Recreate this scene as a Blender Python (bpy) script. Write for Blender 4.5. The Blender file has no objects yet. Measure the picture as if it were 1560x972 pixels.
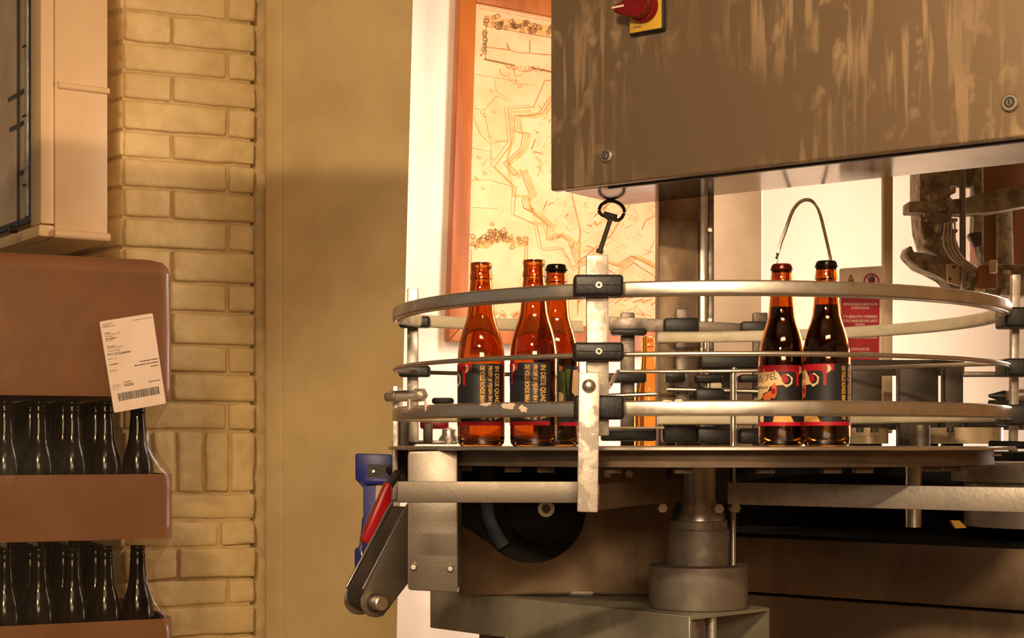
import bpy, bmesh, math, random
from mathutils import Vector, Matrix, noise as mnoise
random.seed(7)
S = bpy.context.scene
COL = S.collection
PI = math.pi
V = Vector

# ------------------------------------------------------------------ camera
E = 1.0                      # eye height, metres above the floor
F = 2400.0                   # focal length in pixels of the 1560 px wide frame
HY = 677.0                   # row of the horizon
cam = bpy.data.cameras.new('camera')
cam.sensor_fit = 'HORIZONTAL'; cam.sensor_width = 36.0
cam.lens = F / 1560.0 * 36.0
cam.shift_y = (HY - 486.0) / 1560.0
cam.clip_start = 0.05; cam.clip_end = 50
camo = bpy.data.objects.new('camera', cam); COL.objects.link(camo)
camo.location = (0, 0, E); camo.rotation_euler = (PI / 2, 0, 0)
S.camera = camo

# ------------------------------------------------------------------ world, lamps, exposure
S.view_settings.view_transform = 'Standard'
S.view_settings.look = 'None'
S.view_settings.gamma = 1.0
S.view_settings.use_curve_mapping = False
S.view_settings.exposure = 0.0
S.cycles.max_bounces = 10
S.cycles.transparent_max_bounces = 16
S.cycles.sample_clamp_indirect = 6.0
w = bpy.data.worlds.new('world'); S.world = w; w.use_nodes = True
w.node_tree.nodes['Background'].inputs[0].default_value = (1.0, 0.78, 0.56, 1)
w.node_tree.nodes['Background'].inputs[1].default_value = 0.20

def area(name, loc, aim, sx, sy, power, col):
    l = bpy.data.lights.new(name, 'AREA'); l.shape = 'RECTANGLE'
    l.size = sx; l.size_y = sy; l.energy = power; l.color = col
    o = bpy.data.objects.new(name, l); COL.objects.link(o)
    o.location = loc
    o.rotation_euler = (V(aim) - V(loc)).to_track_quat('-Z', 'Y').to_euler()
    return o
# warm hall lamp, upper left behind the camera
area('hall_lamp', (-0.45, -0.55, E + 1.10), (-0.3, 2.6, E + 0.3), 0.36, 0.055, 54, (1.0, 0.725, 0.425))
# broad warm fill added behind the camera, lifts the column and lower machine
area('front_fill', (0.25, -1.7, E + 0.80), (0.1, 2.6, E), 1.4, 0.4, 46, (1.0, 0.73, 0.45))
# fill added under the ceiling, brightens rails and undersides by bounce
area('overhead_fill', (0.3, -1.0, 2.92), (0.3, -1.0, 0.0), 1.5, 0.4, 45, (1.0, 0.76, 0.50))
# bright work light of the room behind the machine (right, outside the frame)
area('rear_lamp', (1.55, 3.45, E + 0.25), (0.0, 3.75, E + 0.05), 0.5, 1.3, 30, (1.0, 0.80, 0.65))
# tube lamp of the rear room, hanging behind the control cabinet
area('rear_tube_lamp', (0.33, 2.98, E + 0.62), (-0.22, 3.62, E + 0.25), 0.14, 0.5, 8.4, (1.0, 0.81, 0.66))

# ------------------------------------------------------------------ helpers
def W(px, py, Y):
    return V(((px - 780.0) / F * Y, Y, E + (HY - py) / F * Y))
def ray(px, py):
    return V(((px - 780.0) / F, 1.0, (HY - py) / F))
def PL(px, py, P0, n):
    d = ray(px, py); o = V((0, 0, E))
    return o + d * ((V(P0) - o).dot(n) / d.dot(n))
def s2l(c):
    return tuple(((x / 12.92) if x <= 0.04045 else ((x + 0.055) / 1.055) ** 2.4) for x in c)
def rgb(r, g, b):
    return s2l((r / 255.0, g / 255.0, b / 255.0)) + (1.0,)

MATS = {}
def mat(name, col, rough=0.6, metal=0.0, col2=None, nscale=8.0, ndetail=4.0, stretch=(1, 1, 1), lo=0.4, hi=0.62,
        bump=0.0, bscale=60.0, rvar=0.0, trans=0.0, ior=1.45, spec=0.5, coat=0.0, bdist=0.004, aniso=0.0):
    m = bpy.data.materials.new(name); m.use_nodes = True
    nt = m.node_tree; b = nt.nodes['Principled BSDF']
    b.inputs['Base Color'].default_value = col
    b.inputs['Roughness'].default_value = rough
    b.inputs['Metallic'].default_value = metal
    b.inputs['IOR'].default_value = ior
    b.inputs['Specular IOR Level'].default_value = spec
    b.inputs['Transmission Weight'].default_value = trans
    b.inputs['Coat Weight'].default_value = coat
    b.inputs['Anisotropic'].default_value = aniso
    tc = nt.nodes.new('ShaderNodeTexCoord'); mp = nt.nodes.new('ShaderNodeMapping')
    nt.links.new(tc.outputs['Object'], mp.inputs[0])
    mp.inputs['Scale'].default_value = stretch
    if col2 is not None or rvar:
        n = nt.nodes.new('ShaderNodeTexNoise'); n.inputs['Scale'].default_value = nscale; n.inputs['Detail'].default_value = ndetail
        n.inputs['Roughness'].default_value = 0.6
        nt.links.new(mp.outputs[0], n.inputs['Vector'])
        r = nt.nodes.new('ShaderNodeMapRange'); r.inputs[1].default_value = lo; r.inputs[2].default_value = hi
        nt.links.new(n.outputs['Fac'], r.inputs[0])
        if col2 is not None:
            mx = nt.nodes.new('ShaderNodeMix'); mx.data_type = 'RGBA'
            mx.inputs[6].default_value = col; mx.inputs[7].default_value = col2
            nt.links.new(r.outputs[0], mx.inputs[0]); nt.links.new(mx.outputs[2], b.inputs['Base Color'])
        if rvar:
            r2 = nt.nodes.new('ShaderNodeMapRange'); r2.inputs[3].default_value = rough; r2.inputs[4].default_value = rough + rvar
            nt.links.new(r.outputs[0], r2.inputs[0]); nt.links.new(r2.outputs[0], b.inputs['Roughness'])
    if bump:
        n2 = nt.nodes.new('ShaderNodeTexNoise'); n2.inputs['Scale'].default_value = bscale; n2.inputs['Detail'].default_value = 5
        nt.links.new(mp.outputs[0], n2.inputs['Vector'])
        bp = nt.nodes.new('ShaderNodeBump'); bp.inputs['Strength'].default_value = bump; bp.inputs['Distance'].default_value = bdist
        nt.links.new(n2.outputs['Fac'], bp.inputs['Height']); nt.links.new(bp.outputs[0], b.inputs['Normal'])
    MATS[name] = m
    return m

def finish(bm, name, m, parent=None, smooth=40, loc=None):
    bmesh.ops.recalc_face_normals(bm, faces=bm.faces[:])
    me = bpy.data.meshes.new(name); bm.to_mesh(me); bm.free()
    if smooth:
        for p in me.polygons: p.use_smooth = True
        me.set_sharp_from_angle(angle=math.radians(smooth))
    me.materials.append(m)
    return place(me, name, parent)
def wmat(o):
    if o is None: return Matrix.Identity(4)
    return wmat(o.parent) @ o.matrix_parent_inverse @ o.matrix_basis
def place(me, name, parent=None, local=False):
    o = bpy.data.objects.new(name, me); COL.objects.link(o)
    if parent is not None:
        o.parent = parent
        if not local: o.matrix_parent_inverse = wmat(parent).inverted()
    return o
def thing(name, label, cat, loc, group=None, kind=None, rotz=0.0):
    o = bpy.data.objects.new(name, None); COL.objects.link(o)
    o.empty_display_size = 0.05
    o.location = loc; o.rotation_euler = (0, 0, rotz)
    return tag(o, label, cat, group, kind)
def tag(o, label=None, cat=None, group=None, kind=None):
    if label: o['label'] = label
    if cat: o['category'] = cat
    if group: o['group'] = group
    if kind: o['kind'] = kind
    return o
def copy_tree(o, parent=None):
    c = o.copy(); COL.objects.link(c)
    if parent is not None:
        c.parent = parent; c.matrix_parent_inverse = o.matrix_parent_inverse.copy()
    for ch in list(o.children): copy_tree(ch, c)
    return c

# --- shape builders (each adds to a bmesh)
def bevel_new(bm, faces, off, seg=2):
    edges = list({e for f in faces for e in f.edges})
    if off > 0:
        bmesh.ops.bevel(bm, geom=edges, offset=off, segments=seg, affect='EDGES', profile=0.5)
def box(bm, c, size, ax=None, bev=0.0, seg=2):
    """box centred at c, size along the axes ax (three unit vectors)"""
    if ax is None: ax = (V((1, 0, 0)), V((0, 1, 0)), V((0, 0, 1)))
    c = V(c); vs = []
    for k in ((-1, -1, -1), (1, -1, -1), (1, 1, -1), (-1, 1, -1), (-1, -1, 1), (1, -1, 1), (1, 1, 1), (-1, 1, 1)):
        vs.append(bm.verts.new(c + ax[0] * k[0] * size[0] / 2 + ax[1] * k[1] * size[1] / 2 + ax[2] * k[2] * size[2] / 2))
    fs = [bm.faces.new([vs[i] for i in q]) for q in ((0, 3, 2, 1), (4, 5, 6, 7), (0, 1, 5, 4), (1, 2, 6, 5), (2, 3, 7, 6), (3, 0, 4, 7))]
    bevel_new(bm, fs, bev, seg)
def prism(bm, pts, ext, bev=0.0, seg=2):
    """polygon pts (3-D) extruded by vector ext"""
    a = [bm.verts.new(p) for p in pts]; b = [bm.verts.new(V(p) + V(ext)) for p in pts]
    n = len(pts); fs = [bm.faces.new(a), bm.faces.new(b[::-1])]
    for i in range(n):
        j = (i + 1) % n
        fs.append(bm.faces.new((a[i], b[i], b[j], a[j])))
    bevel_new(bm, fs, bev, seg)
def plate(bm, pxs, P0, n, thick, bev=0.0, seg=2):
    """pixel outline laid on a real plane and given thickness away from the viewer"""
    n = V(n).normalized()
    prism(bm, [PL(x, y, P0, n) for x, y in pxs], -n * thick, bev, seg)
def frame_of(t):
    t = t.normalized(); up = V((0, 0, 1))
    if abs(t.dot(up)) > 0.98: up = V((1, 0, 0))
    s = t.cross(up).normalized(); return s, s.cross(t).normalized()
def sweep(bm, path, prof, closed=False, cap=True):
    """prof: (sideways, upwards) pairs, swept along path"""
    n = len(path); rings = []
    for i, p in enumerate(path):
        if closed: t = path[(i + 1) % n] - path[i - 1]
        else: t = path[min(i + 1, n - 1)] - path[max(i - 1, 0)]
        s, u = frame_of(t)
        rings.append([bm.verts.new(p + s * a + u * b) for a, b in prof])
    k = len(prof)
    for i in range(n if closed else n - 1):
        r0, r1 = rings[i], rings[(i + 1) % n]
        for j in range(k):
            bm.faces.new((r0[j], r0[(j + 1) % k], r1[(j + 1) % k], r1[j]))
    if cap and not closed:
        bm.faces.new(rings[0][::-1]); bm.faces.new(rings[-1])
def circ(r, k=10, sx=1.0, sy=1.0):
    return [(r * sx * math.cos(2 * PI * i / k), r * sy * math.sin(2 * PI * i / k)) for i in range(k)]
def tube(bm, path, r, k=10):
    sweep(bm, [V(p) for p in path], circ(r, k))
def rrect(wd, h, r, k=4):
    out = []
    for cx, cy, a0 in ((wd / 2 - r, h / 2 - r, 0), (-wd / 2 + r, h / 2 - r, 90), (-wd / 2 + r, -h / 2 + r, 180), (wd / 2 - r, -h / 2 + r, 270)):
        for i in range(k + 1):
            a = math.radians(a0 + 90.0 * i / k); out.append((cx + r * math.cos(a), cy + r * math.sin(a)))
    return out
def cyl(bm, p0, p1, r, k=20, r1=None, bev=0.0):
    p0 = V(p0); p1 = V(p1); s, u = frame_of(p1 - p0); r1 = r if r1 is None else r1
    d = (p1 - p0).normalized()
    rings = [(p0, r), (p1, r1)]
    if bev: rings = [(p0, r - bev), (p0 + d * bev, r), (p1 - d * bev, r1), (p1, r1 - bev)]
    vs = [[bm.verts.new(p + s * q * math.cos(2 * PI * i / k) + u * q * math.sin(2 * PI * i / k)) for i in range(k)] for p, q in rings]
    for a, b in zip(vs, vs[1:]):
        for i in range(k): bm.faces.new((a[i], a[(i + 1) % k], b[(i + 1) % k], b[i]))
    bm.faces.new(vs[0][::-1]); bm.faces.new(vs[-1])
def lathe(bm, prof, c=(0, 0, 0), k=40, closed=False):
    c = V(c); rings = []
    for r, z in prof:
        if r < 1e-6: rings.append([bm.verts.new(c + V((0, 0, z)))])
        else: rings.append([bm.verts.new(c + V((r * math.cos(2 * PI * i / k), r * math.sin(2 * PI * i / k), z))) for i in range(k)])
    pairs = list(zip(rings, rings[1:]))
    if closed: pairs.append((rings[-1], rings[0]))
    for a, b in pairs:
        for i in range(k):
            j = (i + 1) % k
            if len(a) == 1 and len(b) == 1: continue
            if len(a) == 1: bm.faces.new((a[0], b[i], b[j]))
            elif len(b) == 1: bm.faces.new((a[i], a[j], b[0]))
            else: bm.faces.new((a[i], a[j], b[j], b[i]))
def NB(): return bmesh.new()
def part(name, parent, m, fn, *a, smooth=40, **k):
    bm = NB(); fn(bm, *a, **k); return finish(bm, name, m, parent, smooth)
def catmull(pts, n=8):
    pts = [V(p) for p in pts]; out = []
    P = [pts[0] * 2 - pts[1]] + pts + [pts[-1] * 2 - pts[-2]]
    for i in range(1, len(P) - 2):
        a, b, c, d = P[i - 1], P[i], P[i + 1], P[i + 2]
        for j in range(n):
            t = j / n
            out.append(0.5 * ((2 * b) + (c - a) * t + (2 * a - 5 * b + 4 * c - d) * t * t + (3 * b - 3 * c + d - a) * t ** 3))
    out.append(pts[-1]); return out
def text_mesh(s, bold=0.0):
    cu = bpy.data.curves.new('txt', 'FONT'); cu.body = s; cu.align_x = 'LEFT'; cu.offset = bold; cu.resolution_u = 3
    o = bpy.data.objects.new('txt', cu); COL.objects.link(o)
    dg = bpy.context.evaluated_depsgraph_get(); dg.update()
    me = bpy.data.meshes.new_from_object(o.evaluated_get(dg))
    vs = [v.co.copy() for v in me.vertices]; fs = [tuple(p.vertices) for p in me.polygons]
    bpy.data.objects.remove(o); bpy.data.curves.remove(cu); bpy.data.meshes.remove(me)
    x0 = min(v.x for v in vs); x1 = max(v.x for v in vs); y0 = min(v.y for v in vs); y1 = max(v.y for v in vs)
    return [((v.x - x0) / (x1 - x0), (v.y - y0) / (y1 - y0)) for v in vs], fs
def add_text(bm, s, fmap, bold=0.0):
    """fmap maps the text's unit square to 3-D"""
    uv, fs = text_mesh(s, bold)
    vs = [bm.verts.new(fmap(u, v)) for u, v in uv]
    for f in fs:
        try: bm.faces.new([vs[i] for i in f])
        except ValueError: pass
def strip(bm, pts, wd, n):
    """flat printed line of width wd in the plane with normal n"""
    n = V(n).normalized(); L = []; R = []
    for i, p in enumerate(pts):
        t = (pts[min(i + 1, len(pts) - 1)] - pts[max(i - 1, 0)]).normalized(); s = n.cross(t) * wd / 2
        L.append(bm.verts.new(p + s)); R.append(bm.verts.new(p - s))
    for i in range(len(pts) - 1): bm.faces.new((L[i], L[i + 1], R[i + 1], R[i]))

# ------------------------------------------------------------------ materials
M_plaster = mat('old_plaster', rgb(214, 190, 140), 0.75, col2=rgb(202, 176, 126), nscale=5, bump=0.25, bscale=18)
M_white = mat('white_wall', rgb(246, 236, 226), 0.8, col2=rgb(240, 228, 216), nscale=3, bump=0.1, bscale=30)
M_brick = mat('cream_painted_brick', rgb(220, 194, 140), 0.6, col2=rgb(204, 176, 122), nscale=14, bump=0.55, bscale=42, bdist=0.006)
M_mortar = mat('painted_mortar', rgb(208, 182, 130), 0.7, col2=rgb(186, 160, 112), nscale=20, bump=0.6, bscale=70)
M_floor = mat('concrete', rgb(120, 104, 84), 0.7, col2=rgb(98, 84, 68), nscale=4, bump=0.2)
M_ceil = mat('ceiling_paint', rgb(190, 170, 140), 0.9, col2=rgb(180, 160, 130))
M_hall = mat('hall_paint', rgb(200, 170, 130), 0.9, col2=rgb(170, 140, 104), nscale=1.2)
M_steel = mat('brushed_steel', (0.58, 0.55, 0.50, 1), 0.30, 1.0, col2=(0.42, 0.38, 0.33, 1), nscale=16, rvar=0.15, bump=0.05, bscale=200)
M_rail = mat('rail_steel', (0.74, 0.70, 0.64, 1), 0.30, 1.0, col2=(0.58, 0.52, 0.45, 1), nscale=26, rvar=0.16)
M_alu = mat('worn_aluminium', (0.60, 0.55, 0.50, 1), 0.42, 0.85, col2=(0.46, 0.40, 0.35, 1), nscale=40, rvar=0.2, bump=0.1, bscale=180)
M_scuffed = mat('scuffed_aluminium', (0.78, 0.70, 0.62, 1), 0.5, 0.6, col2=(0.52, 0.46, 0.41, 1), nscale=34, lo=0.48, hi=0.53, rvar=0.2, bump=0.2, bscale=90)
M_cover = mat('matte_steel_cover', (0.29, 0.255, 0.22, 1), 0.45, 0.9, col2=(0.24, 0.205, 0.17, 1), nscale=9, rvar=0.1, bump=0.05, bscale=260)
M_brown = mat('stained_steel', (0.28, 0.20, 0.13, 1), 0.42, 0.9, col2=(0.15, 0.10, 0.065, 1), nscale=7, stretch=(1, 1, 0.5), rvar=0.2)
M_column = mat('grey_machined_steel', (0.36, 0.31, 0.27, 1), 0.45, 0.6, col2=(0.25, 0.21, 0.18, 1), nscale=22, rvar=0.15)
M_olive = mat('olive_beam_steel', (0.40, 0.38, 0.29, 1), 0.45, 0.5, col2=(0.27, 0.25, 0.19, 1), nscale=10, rvar=0.15)
M_dark = mat('dark_metal', (0.05, 0.042, 0.036, 1), 0.45, 0.6, col2=(0.09, 0.07, 0.055, 1), nscale=18, rvar=0.2)
M_midsteel = mat('tarnished_steel', (0.24, 0.20, 0.17, 1), 0.4, 0.9, col2=(0.15, 0.12, 0.10, 1), nscale=20, rvar=0.2)
M_black = mat('black_plastic', (0.012, 0.012, 0.012, 1), 0.42, col2=(0.02, 0.019, 0.018, 1), nscale=30, bump=0.1, bscale=200)
M_blackmatte = mat('black_rubber', (0.006, 0.006, 0.006, 1), 0.8, col2=(0.010, 0.009, 0.008, 1), nscale=30, spec=0.15)
M_nylon = mat('cream_nylon', rgb(226, 216, 190), 0.4, col2=rgb(208, 196, 168), nscale=18)
M_blue = mat('blue_plastic', rgb(28, 34, 128), 0.4, col2=rgb(20, 26, 100), nscale=12)
M_darkblue = mat('dark_blue_paint', rgb(16, 26, 44), 0.5, col2=rgb(10, 16, 28), nscale=12)
M_red = mat('red_plastic', rgb(172, 16, 28), 0.35, col2=rgb(140, 10, 22), nscale=12)
M_darkred = mat('dark_red_plastic', rgb(128, 16, 18), 0.4, col2=rgb(100, 10, 14), nscale=14)
M_yellow = mat('yellow_plate', rgb(226, 180, 58), 0.5, col2=rgb(210, 160, 48), nscale=10)
M_wood = mat('orange_wood', rgb(172, 98, 40), 0.45, col2=rgb(140, 72, 26), nscale=18, stretch=(1, 1, 0.12), bump=0.1)
M_paper = mat('antique_map_paper', rgb(224, 188, 146), 0.8, col2=rgb(214, 170, 122), nscale=9, ndetail=6)
M_ink = mat('map_ink', rgb(176, 118, 70), 0.85, col2=rgb(200, 146, 94), nscale=30)
M_inkdark = mat('map_ink_dark', rgb(132, 96, 54), 0.85, col2=rgb(166, 118, 70), nscale=40)
M_inkwash = mat('map_wash', rgb(214, 152, 92), 0.85, col2=rgb(224, 172, 112), nscale=40)
M_card = mat('cardboard', rgb(132, 88, 57), 0.6, col2=rgb(121, 79, 50), nscale=6, bump=0.06, bscale=90)
M_label = mat('label_paper', rgb(238, 214, 196), 0.6, col2=rgb(230, 204, 184), nscale=12)
M_print = mat('black_print', rgb(44, 40, 40), 0.7, col2=rgb(70, 64, 62), nscale=60)
M_printgrey = mat('grey_print', rgb(120, 104, 96), 0.7, col2=rgb(150, 130, 118), nscale=60)
M_ebox = mat('cream_enclosure', rgb(226, 192, 146), 0.45, col2=rgb(218, 184, 138), nscale=6)
M_sign = mat('sign_white', rgb(248, 230, 212), 0.5, col2=rgb(232, 204, 180), nscale=10)
M_signred = mat('sign_red', rgb(186, 20, 44), 0.5, col2=rgb(170, 16, 38), nscale=10)
M_grey = mat('pale_panel', rgb(206, 186, 156), 0.6, col2=rgb(190, 168, 138), nscale=8, stretch=(1, 1, .3))
M_panel = mat('beige_panel', rgb(176, 150, 116), 0.6, col2=rgb(164, 138, 104), nscale=8)
M_ringdark = mat('brown_ring_steel', (0.11, 0.08, 0.058, 1), 0.5, 0.6, col2=(0.16, 0.11, 0.075, 1), nscale=20)  # dark brown metal, mottled at random
M_filler = mat('hazy_casting', rgb(160, 146, 118), 0.5, 0.2, col2=rgb(96, 88, 70), nscale=38, rvar=0.2, bump=0.4, bscale=70)  # colour lightened to stand in for the haze of the clear guard
M_rust = mat('rust_brown_housing', rgb(150, 92, 50), 0.55, 0.3, col2=rgb(112, 70, 40), nscale=8, stretch=(1, 1, .4))
M_cloudy = mat('milky_plastic', rgb(196, 176, 144), 0.25, 0.2, col2=rgb(150, 130, 104), nscale=18, stretch=(1, 1, .2))
M_amber_dark = mat('dark_amber_glass', rgb(20, 12, 8), 0.15, col2=rgb(14, 9, 6), nscale=10, spec=0.35)
M_beer = mat('dark_beer', (0.020, 0.004, 0.003, 1), 0.1, col2=(0.012, 0.003, 0.002, 1), nscale=10)
M_capcopper = mat('copper_cap', rgb(170, 60, 26), 0.3, 0.8, col2=rgb(120, 36, 16), nscale=30)
M_capdark = mat('dark_cap', rgb(50, 44, 40), 0.3, 0.8, col2=rgb(30, 26, 24), nscale=30)
M_lab_navy = mat('label_navy', rgb(30, 30, 36), 0.5, col2=rgb(36, 40, 42), nscale=20)
M_lab_red = mat('label_red', rgb(186, 20, 40), 0.5, col2=rgb(166, 16, 32), nscale=20)
M_lab_cream = mat('label_cream', rgb(242, 206, 156), 0.5, col2=rgb(234, 196, 144), nscale=20)
M_lab_gold = mat('label_gold', rgb(220, 170, 96), 0.5, col2=rgb(204, 152, 84), nscale=30)
M_lab_orange = mat('label_orange', rgb(222, 130, 62), 0.5, col2=rgb(206, 104, 48), nscale=60)
M_lab_green = mat('label_green', rgb(84, 96, 44), 0.5, col2=rgb(64, 78, 40), nscale=40)

def glass_mat(name, col, rough=0.02):
    m = bpy.data.materials.new(name); m.use_nodes = True
    b = m.node_tree.nodes['Principled BSDF']
    b.inputs['Base Color'].default_value = col; b.inputs['Roughness'].default_value = rough
    b.inputs['Transmission Weight'].default_value = 1.0; b.inputs['IOR'].default_value = 1.5
    return m
M_amber = glass_mat('amber_glass', (0.62, 0.235, 0.035, 1))
def film_mat(name, tint, gloss, rough, bump=0.0, bscale=20.0):
    m = bpy.data.materials.new(name); m.use_nodes = True; nt = m.node_tree
    for n in list(nt.nodes): nt.nodes.remove(n)
    out = nt.nodes.new('ShaderNodeOutputMaterial'); mx = nt.nodes.new('ShaderNodeMixShader')
    tr = nt.nodes.new('ShaderNodeBsdfTransparent'); gl = nt.nodes.new('ShaderNodeBsdfGlossy')
    tr.inputs[0].default_value = tint; gl.inputs['Roughness'].default_value = rough; mx.inputs[0].default_value = gloss
    nt.links.new(tr.outputs[0], mx.inputs[1]); nt.links.new(gl.outputs[0], mx.inputs[2]); nt.links.new(mx.outputs[0], out.inputs[0])
    if bump:
        tc = nt.nodes.new('ShaderNodeTexCoord'); n = nt.nodes.new('ShaderNodeTexNoise'); n.inputs['Scale'].default_value = bscale
        bp = nt.nodes.new('ShaderNodeBump'); bp.inputs['Strength'].default_value = bump; bp.inputs['Distance'].default_value = 0.01
        nt.links.new(tc.outputs['Object'], n.inputs['Vector']); nt.links.new(n.outputs['Fac'], bp.inputs['Height'])
        nt.links.new(bp.outputs[0], gl.inputs['Normal'])
    return m
M_film = film_mat('shrink_film', (0.93, 0.90, 0.84, 1), 0.05, 0.22, 0.16, 16)
M_poly = film_mat('polycarbonate', (0.96, 0.93, 0.88, 1), 0.05, 0.06)
M_pane = film_mat('window_pane', (0.95, 0.93, 0.88, 1), 0.08, 0.05)

def drip_mat():
    """stained cabinet steel: vertical run marks and dried blotches in colour and gloss"""
    m = bpy.data.materials.new('drip_stained_steel'); m.use_nodes = True; nt = m.node_tree; b = nt.nodes['Principled BSDF']
    tc = nt.nodes.new('ShaderNodeTexCoord')
    def noise(scale, stretch, lo, hi, detail=3, dist=0.0):
        mp = nt.nodes.new('ShaderNodeMapping'); mp.inputs['Scale'].default_value = stretch
        n = nt.nodes.new('ShaderNodeTexNoise'); n.inputs['Scale'].default_value = scale; n.inputs['Detail'].default_value = detail
        n.inputs['Distortion'].default_value = dist
        nt.links.new(tc.outputs['Object'], mp.inputs[0]); nt.links.new(mp.outputs[0], n.inputs['Vector'])
        r = nt.nodes.new('ShaderNodeMapRange'); r.inputs[1].default_value = lo; r.inputs[2].default_value = hi
        nt.links.new(n.outputs['Fac'], r.inputs[0]); return r.outputs[0]
    runs = noise(60, (1, 1, 0.09), 0.53, 0.64, 3, 0.3)
    blobs = noise(30, (1, 1, 0.6), 0.55, 0.66, 4, 0.3)
    zone = noise(5, (1, 1, 1), 0.36, 0.60, 2)
    ad = nt.nodes.new('ShaderNodeMath'); ad.operation = 'MAXIMUM'
    nt.links.new(runs, ad.inputs[0]); nt.links.new(blobs, ad.inputs[1])
    mu = nt.nodes.new('ShaderNodeMath'); mu.operation = 'MULTIPLY'
    nt.links.new(ad.outputs[0], mu.inputs[0]); nt.links.new(zone, mu.inputs[1])
    mx = nt.nodes.new('ShaderNodeMix'); mx.data_type = 'RGBA'
    mx.inputs[6].default_value = (0.30, 0.205, 0.125, 1); mx.inputs[7].default_value = (0.52, 0.365, 0.225, 1)
    nt.links.new(mu.outputs[0], mx.inputs[0]); nt.links.new(mx.outputs[2], b.inputs['Base Color'])
    r2 = nt.nodes.new('ShaderNodeMapRange'); r2.inputs[3].default_value = 0.46; r2.inputs[4].default_value = 0.64
    nt.links.new(mu.outputs[0], r2.inputs[0]); nt.links.new(r2.outputs[0], b.inputs['Roughness'])
    b.inputs['Metallic'].default_value = 0.6
    return m
M_drip = drip_mat()
M_under = mat('polished_underside', (0.15, 0.12, 0.09, 1), 0.10, 1.0, col2=(0.11, 0.088, 0.065, 1), nscale=9, rvar=0.06)

# ------------------------------------------------------------------ the setting
def struct(name, m, fn, *a, label=None, smooth=40, **k):
    o = part(name, None, m, fn, *a, smooth=smooth, **k)
    return tag(o, label, None, None, 'structure')
struct('floor', M_floor, box, (0, 1.2, -0.05), (8.0, 9.0, 0.1), label='grey concrete floor of the brewery hall')
struct('ceiling', M_ceil, box, (0, 1.2, 3.05), (8.0, 9.0, 0.1), label='plain cream ceiling of the brewery hall')
struct('wall_front', M_hall, box, (0, -2.65, 1.5), (8.0, 0.1, 3.0), label='plain hall wall behind the viewer')
struct('wall_right', M_hall, box, (3.05, 1.2, 1.5), (0.1, 8.0, 3.0), label='plain hall wall on the right')
# bright back wall, receding to the right
WD = V((0.866, 0.5, 0)); WN = V((0.5, -0.866, 0))           # along the wall, out of the wall
WP = W(725, 300, 3.6) - WN * 0.03
def wall_quad(bm):
    a = V((WP.x, WP.y, 0)) - WD * 0.30; b = V((WP.x, WP.y, 0)) + WD * 4.0
    prism(bm, [a, b, b + V((0, 0, 3)), a + V((0, 0, 3))], -WN * 0.1)
struct('wall_back', M_white, wall_quad, label='brightly lit white wall behind the bottling machine')
# plaster wall leaning edge beside the bright wall
def plaster(bm):
    # crack line at px 430, right edge leaning from px 628 (top) to 606 (bottom)
    P0 = W(430, 500, 3.36); P1 = W(617, 500, 3.18); n = V((P1.y - P0.y, -(P1.x - P0.x), 0)).normalized()
    if n.y > 0: n = -n
    top = PL(632, -120, P0, n); bot = PL(601, 1100, P0, n); k = (top - bot) / (top.z - bot.z)
    r0 = bot + k * (0.0 - bot.z); r1 = bot + k * (3.0 - bot.z)
    l = V((P0.x, P0.y, 0))
    prism(bm, [l, r0, r1, l + V((0, 0, 3))], V((-0.03, 0.25, 0)))
struct('wall_center', M_plaster, plaster, label='ochre plaster wall between the bricks and the bright wall')
def pilaster(bm):
    a = W(404, 500, 3.385); b = W(429.4, 500, 3.355); a.z = b.z = 0
    prism(bm, [a, b, b + V((0.01, 0.2, 0)), a + V((-0.03, 0.2, 0))], V((0, 0, 3)), 0.006, 3)
struct('trim_1', M_plaster, pilaster, label='narrow rounded plaster strip beside the brick wall')

# brick wall: corner at px 187, courses read off the photograph
BU = V((0.92, 0.39, 0)).normalized(); BN = V((BU.y, -BU.x, 0)); BB = V((-BU.y, BU.x, 0))
B0 = W(187, 300, 3.3); B0.z = 0
RB = V((-0.70, 0.714, 0)).normalized(); RN = V((-RB.y, RB.x, 0))          # splayed return of the corner
def brick_back(bm):
    a = B0 - BN * 0.009 + BU * 0.001
    prism(bm, [a, a + BU * 0.272, a + BU * 0.272 + BB * 0.3, a + RB * 1.4 + BB * .2, a + RB * 1.4], V((0, 0, 3)))
wl = struct('wall_left', M_mortar, brick_back, label='cream painted brick wall corner behind the stacked bottles')
zs = [1.10, 1.038, 0.975, 0.912, 0.846, 0.785, 0.725, 0.66, 0.6025, 0.5406, 0.477, 0.414, 0.345, 0.2825, 0.2115, 0.153, 0.0905, 0.03]
zs2 = [-0.104, -0.163, -0.22, -0.288, -0.345, -0.41, -0.47, -0.53, -0.59]
rows = list(zip(zs, zs[1:])) + [('soldier', 0.03, -0.104)] + list(zip(zs2, zs2[1:]))
rb = random.Random(3)
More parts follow.
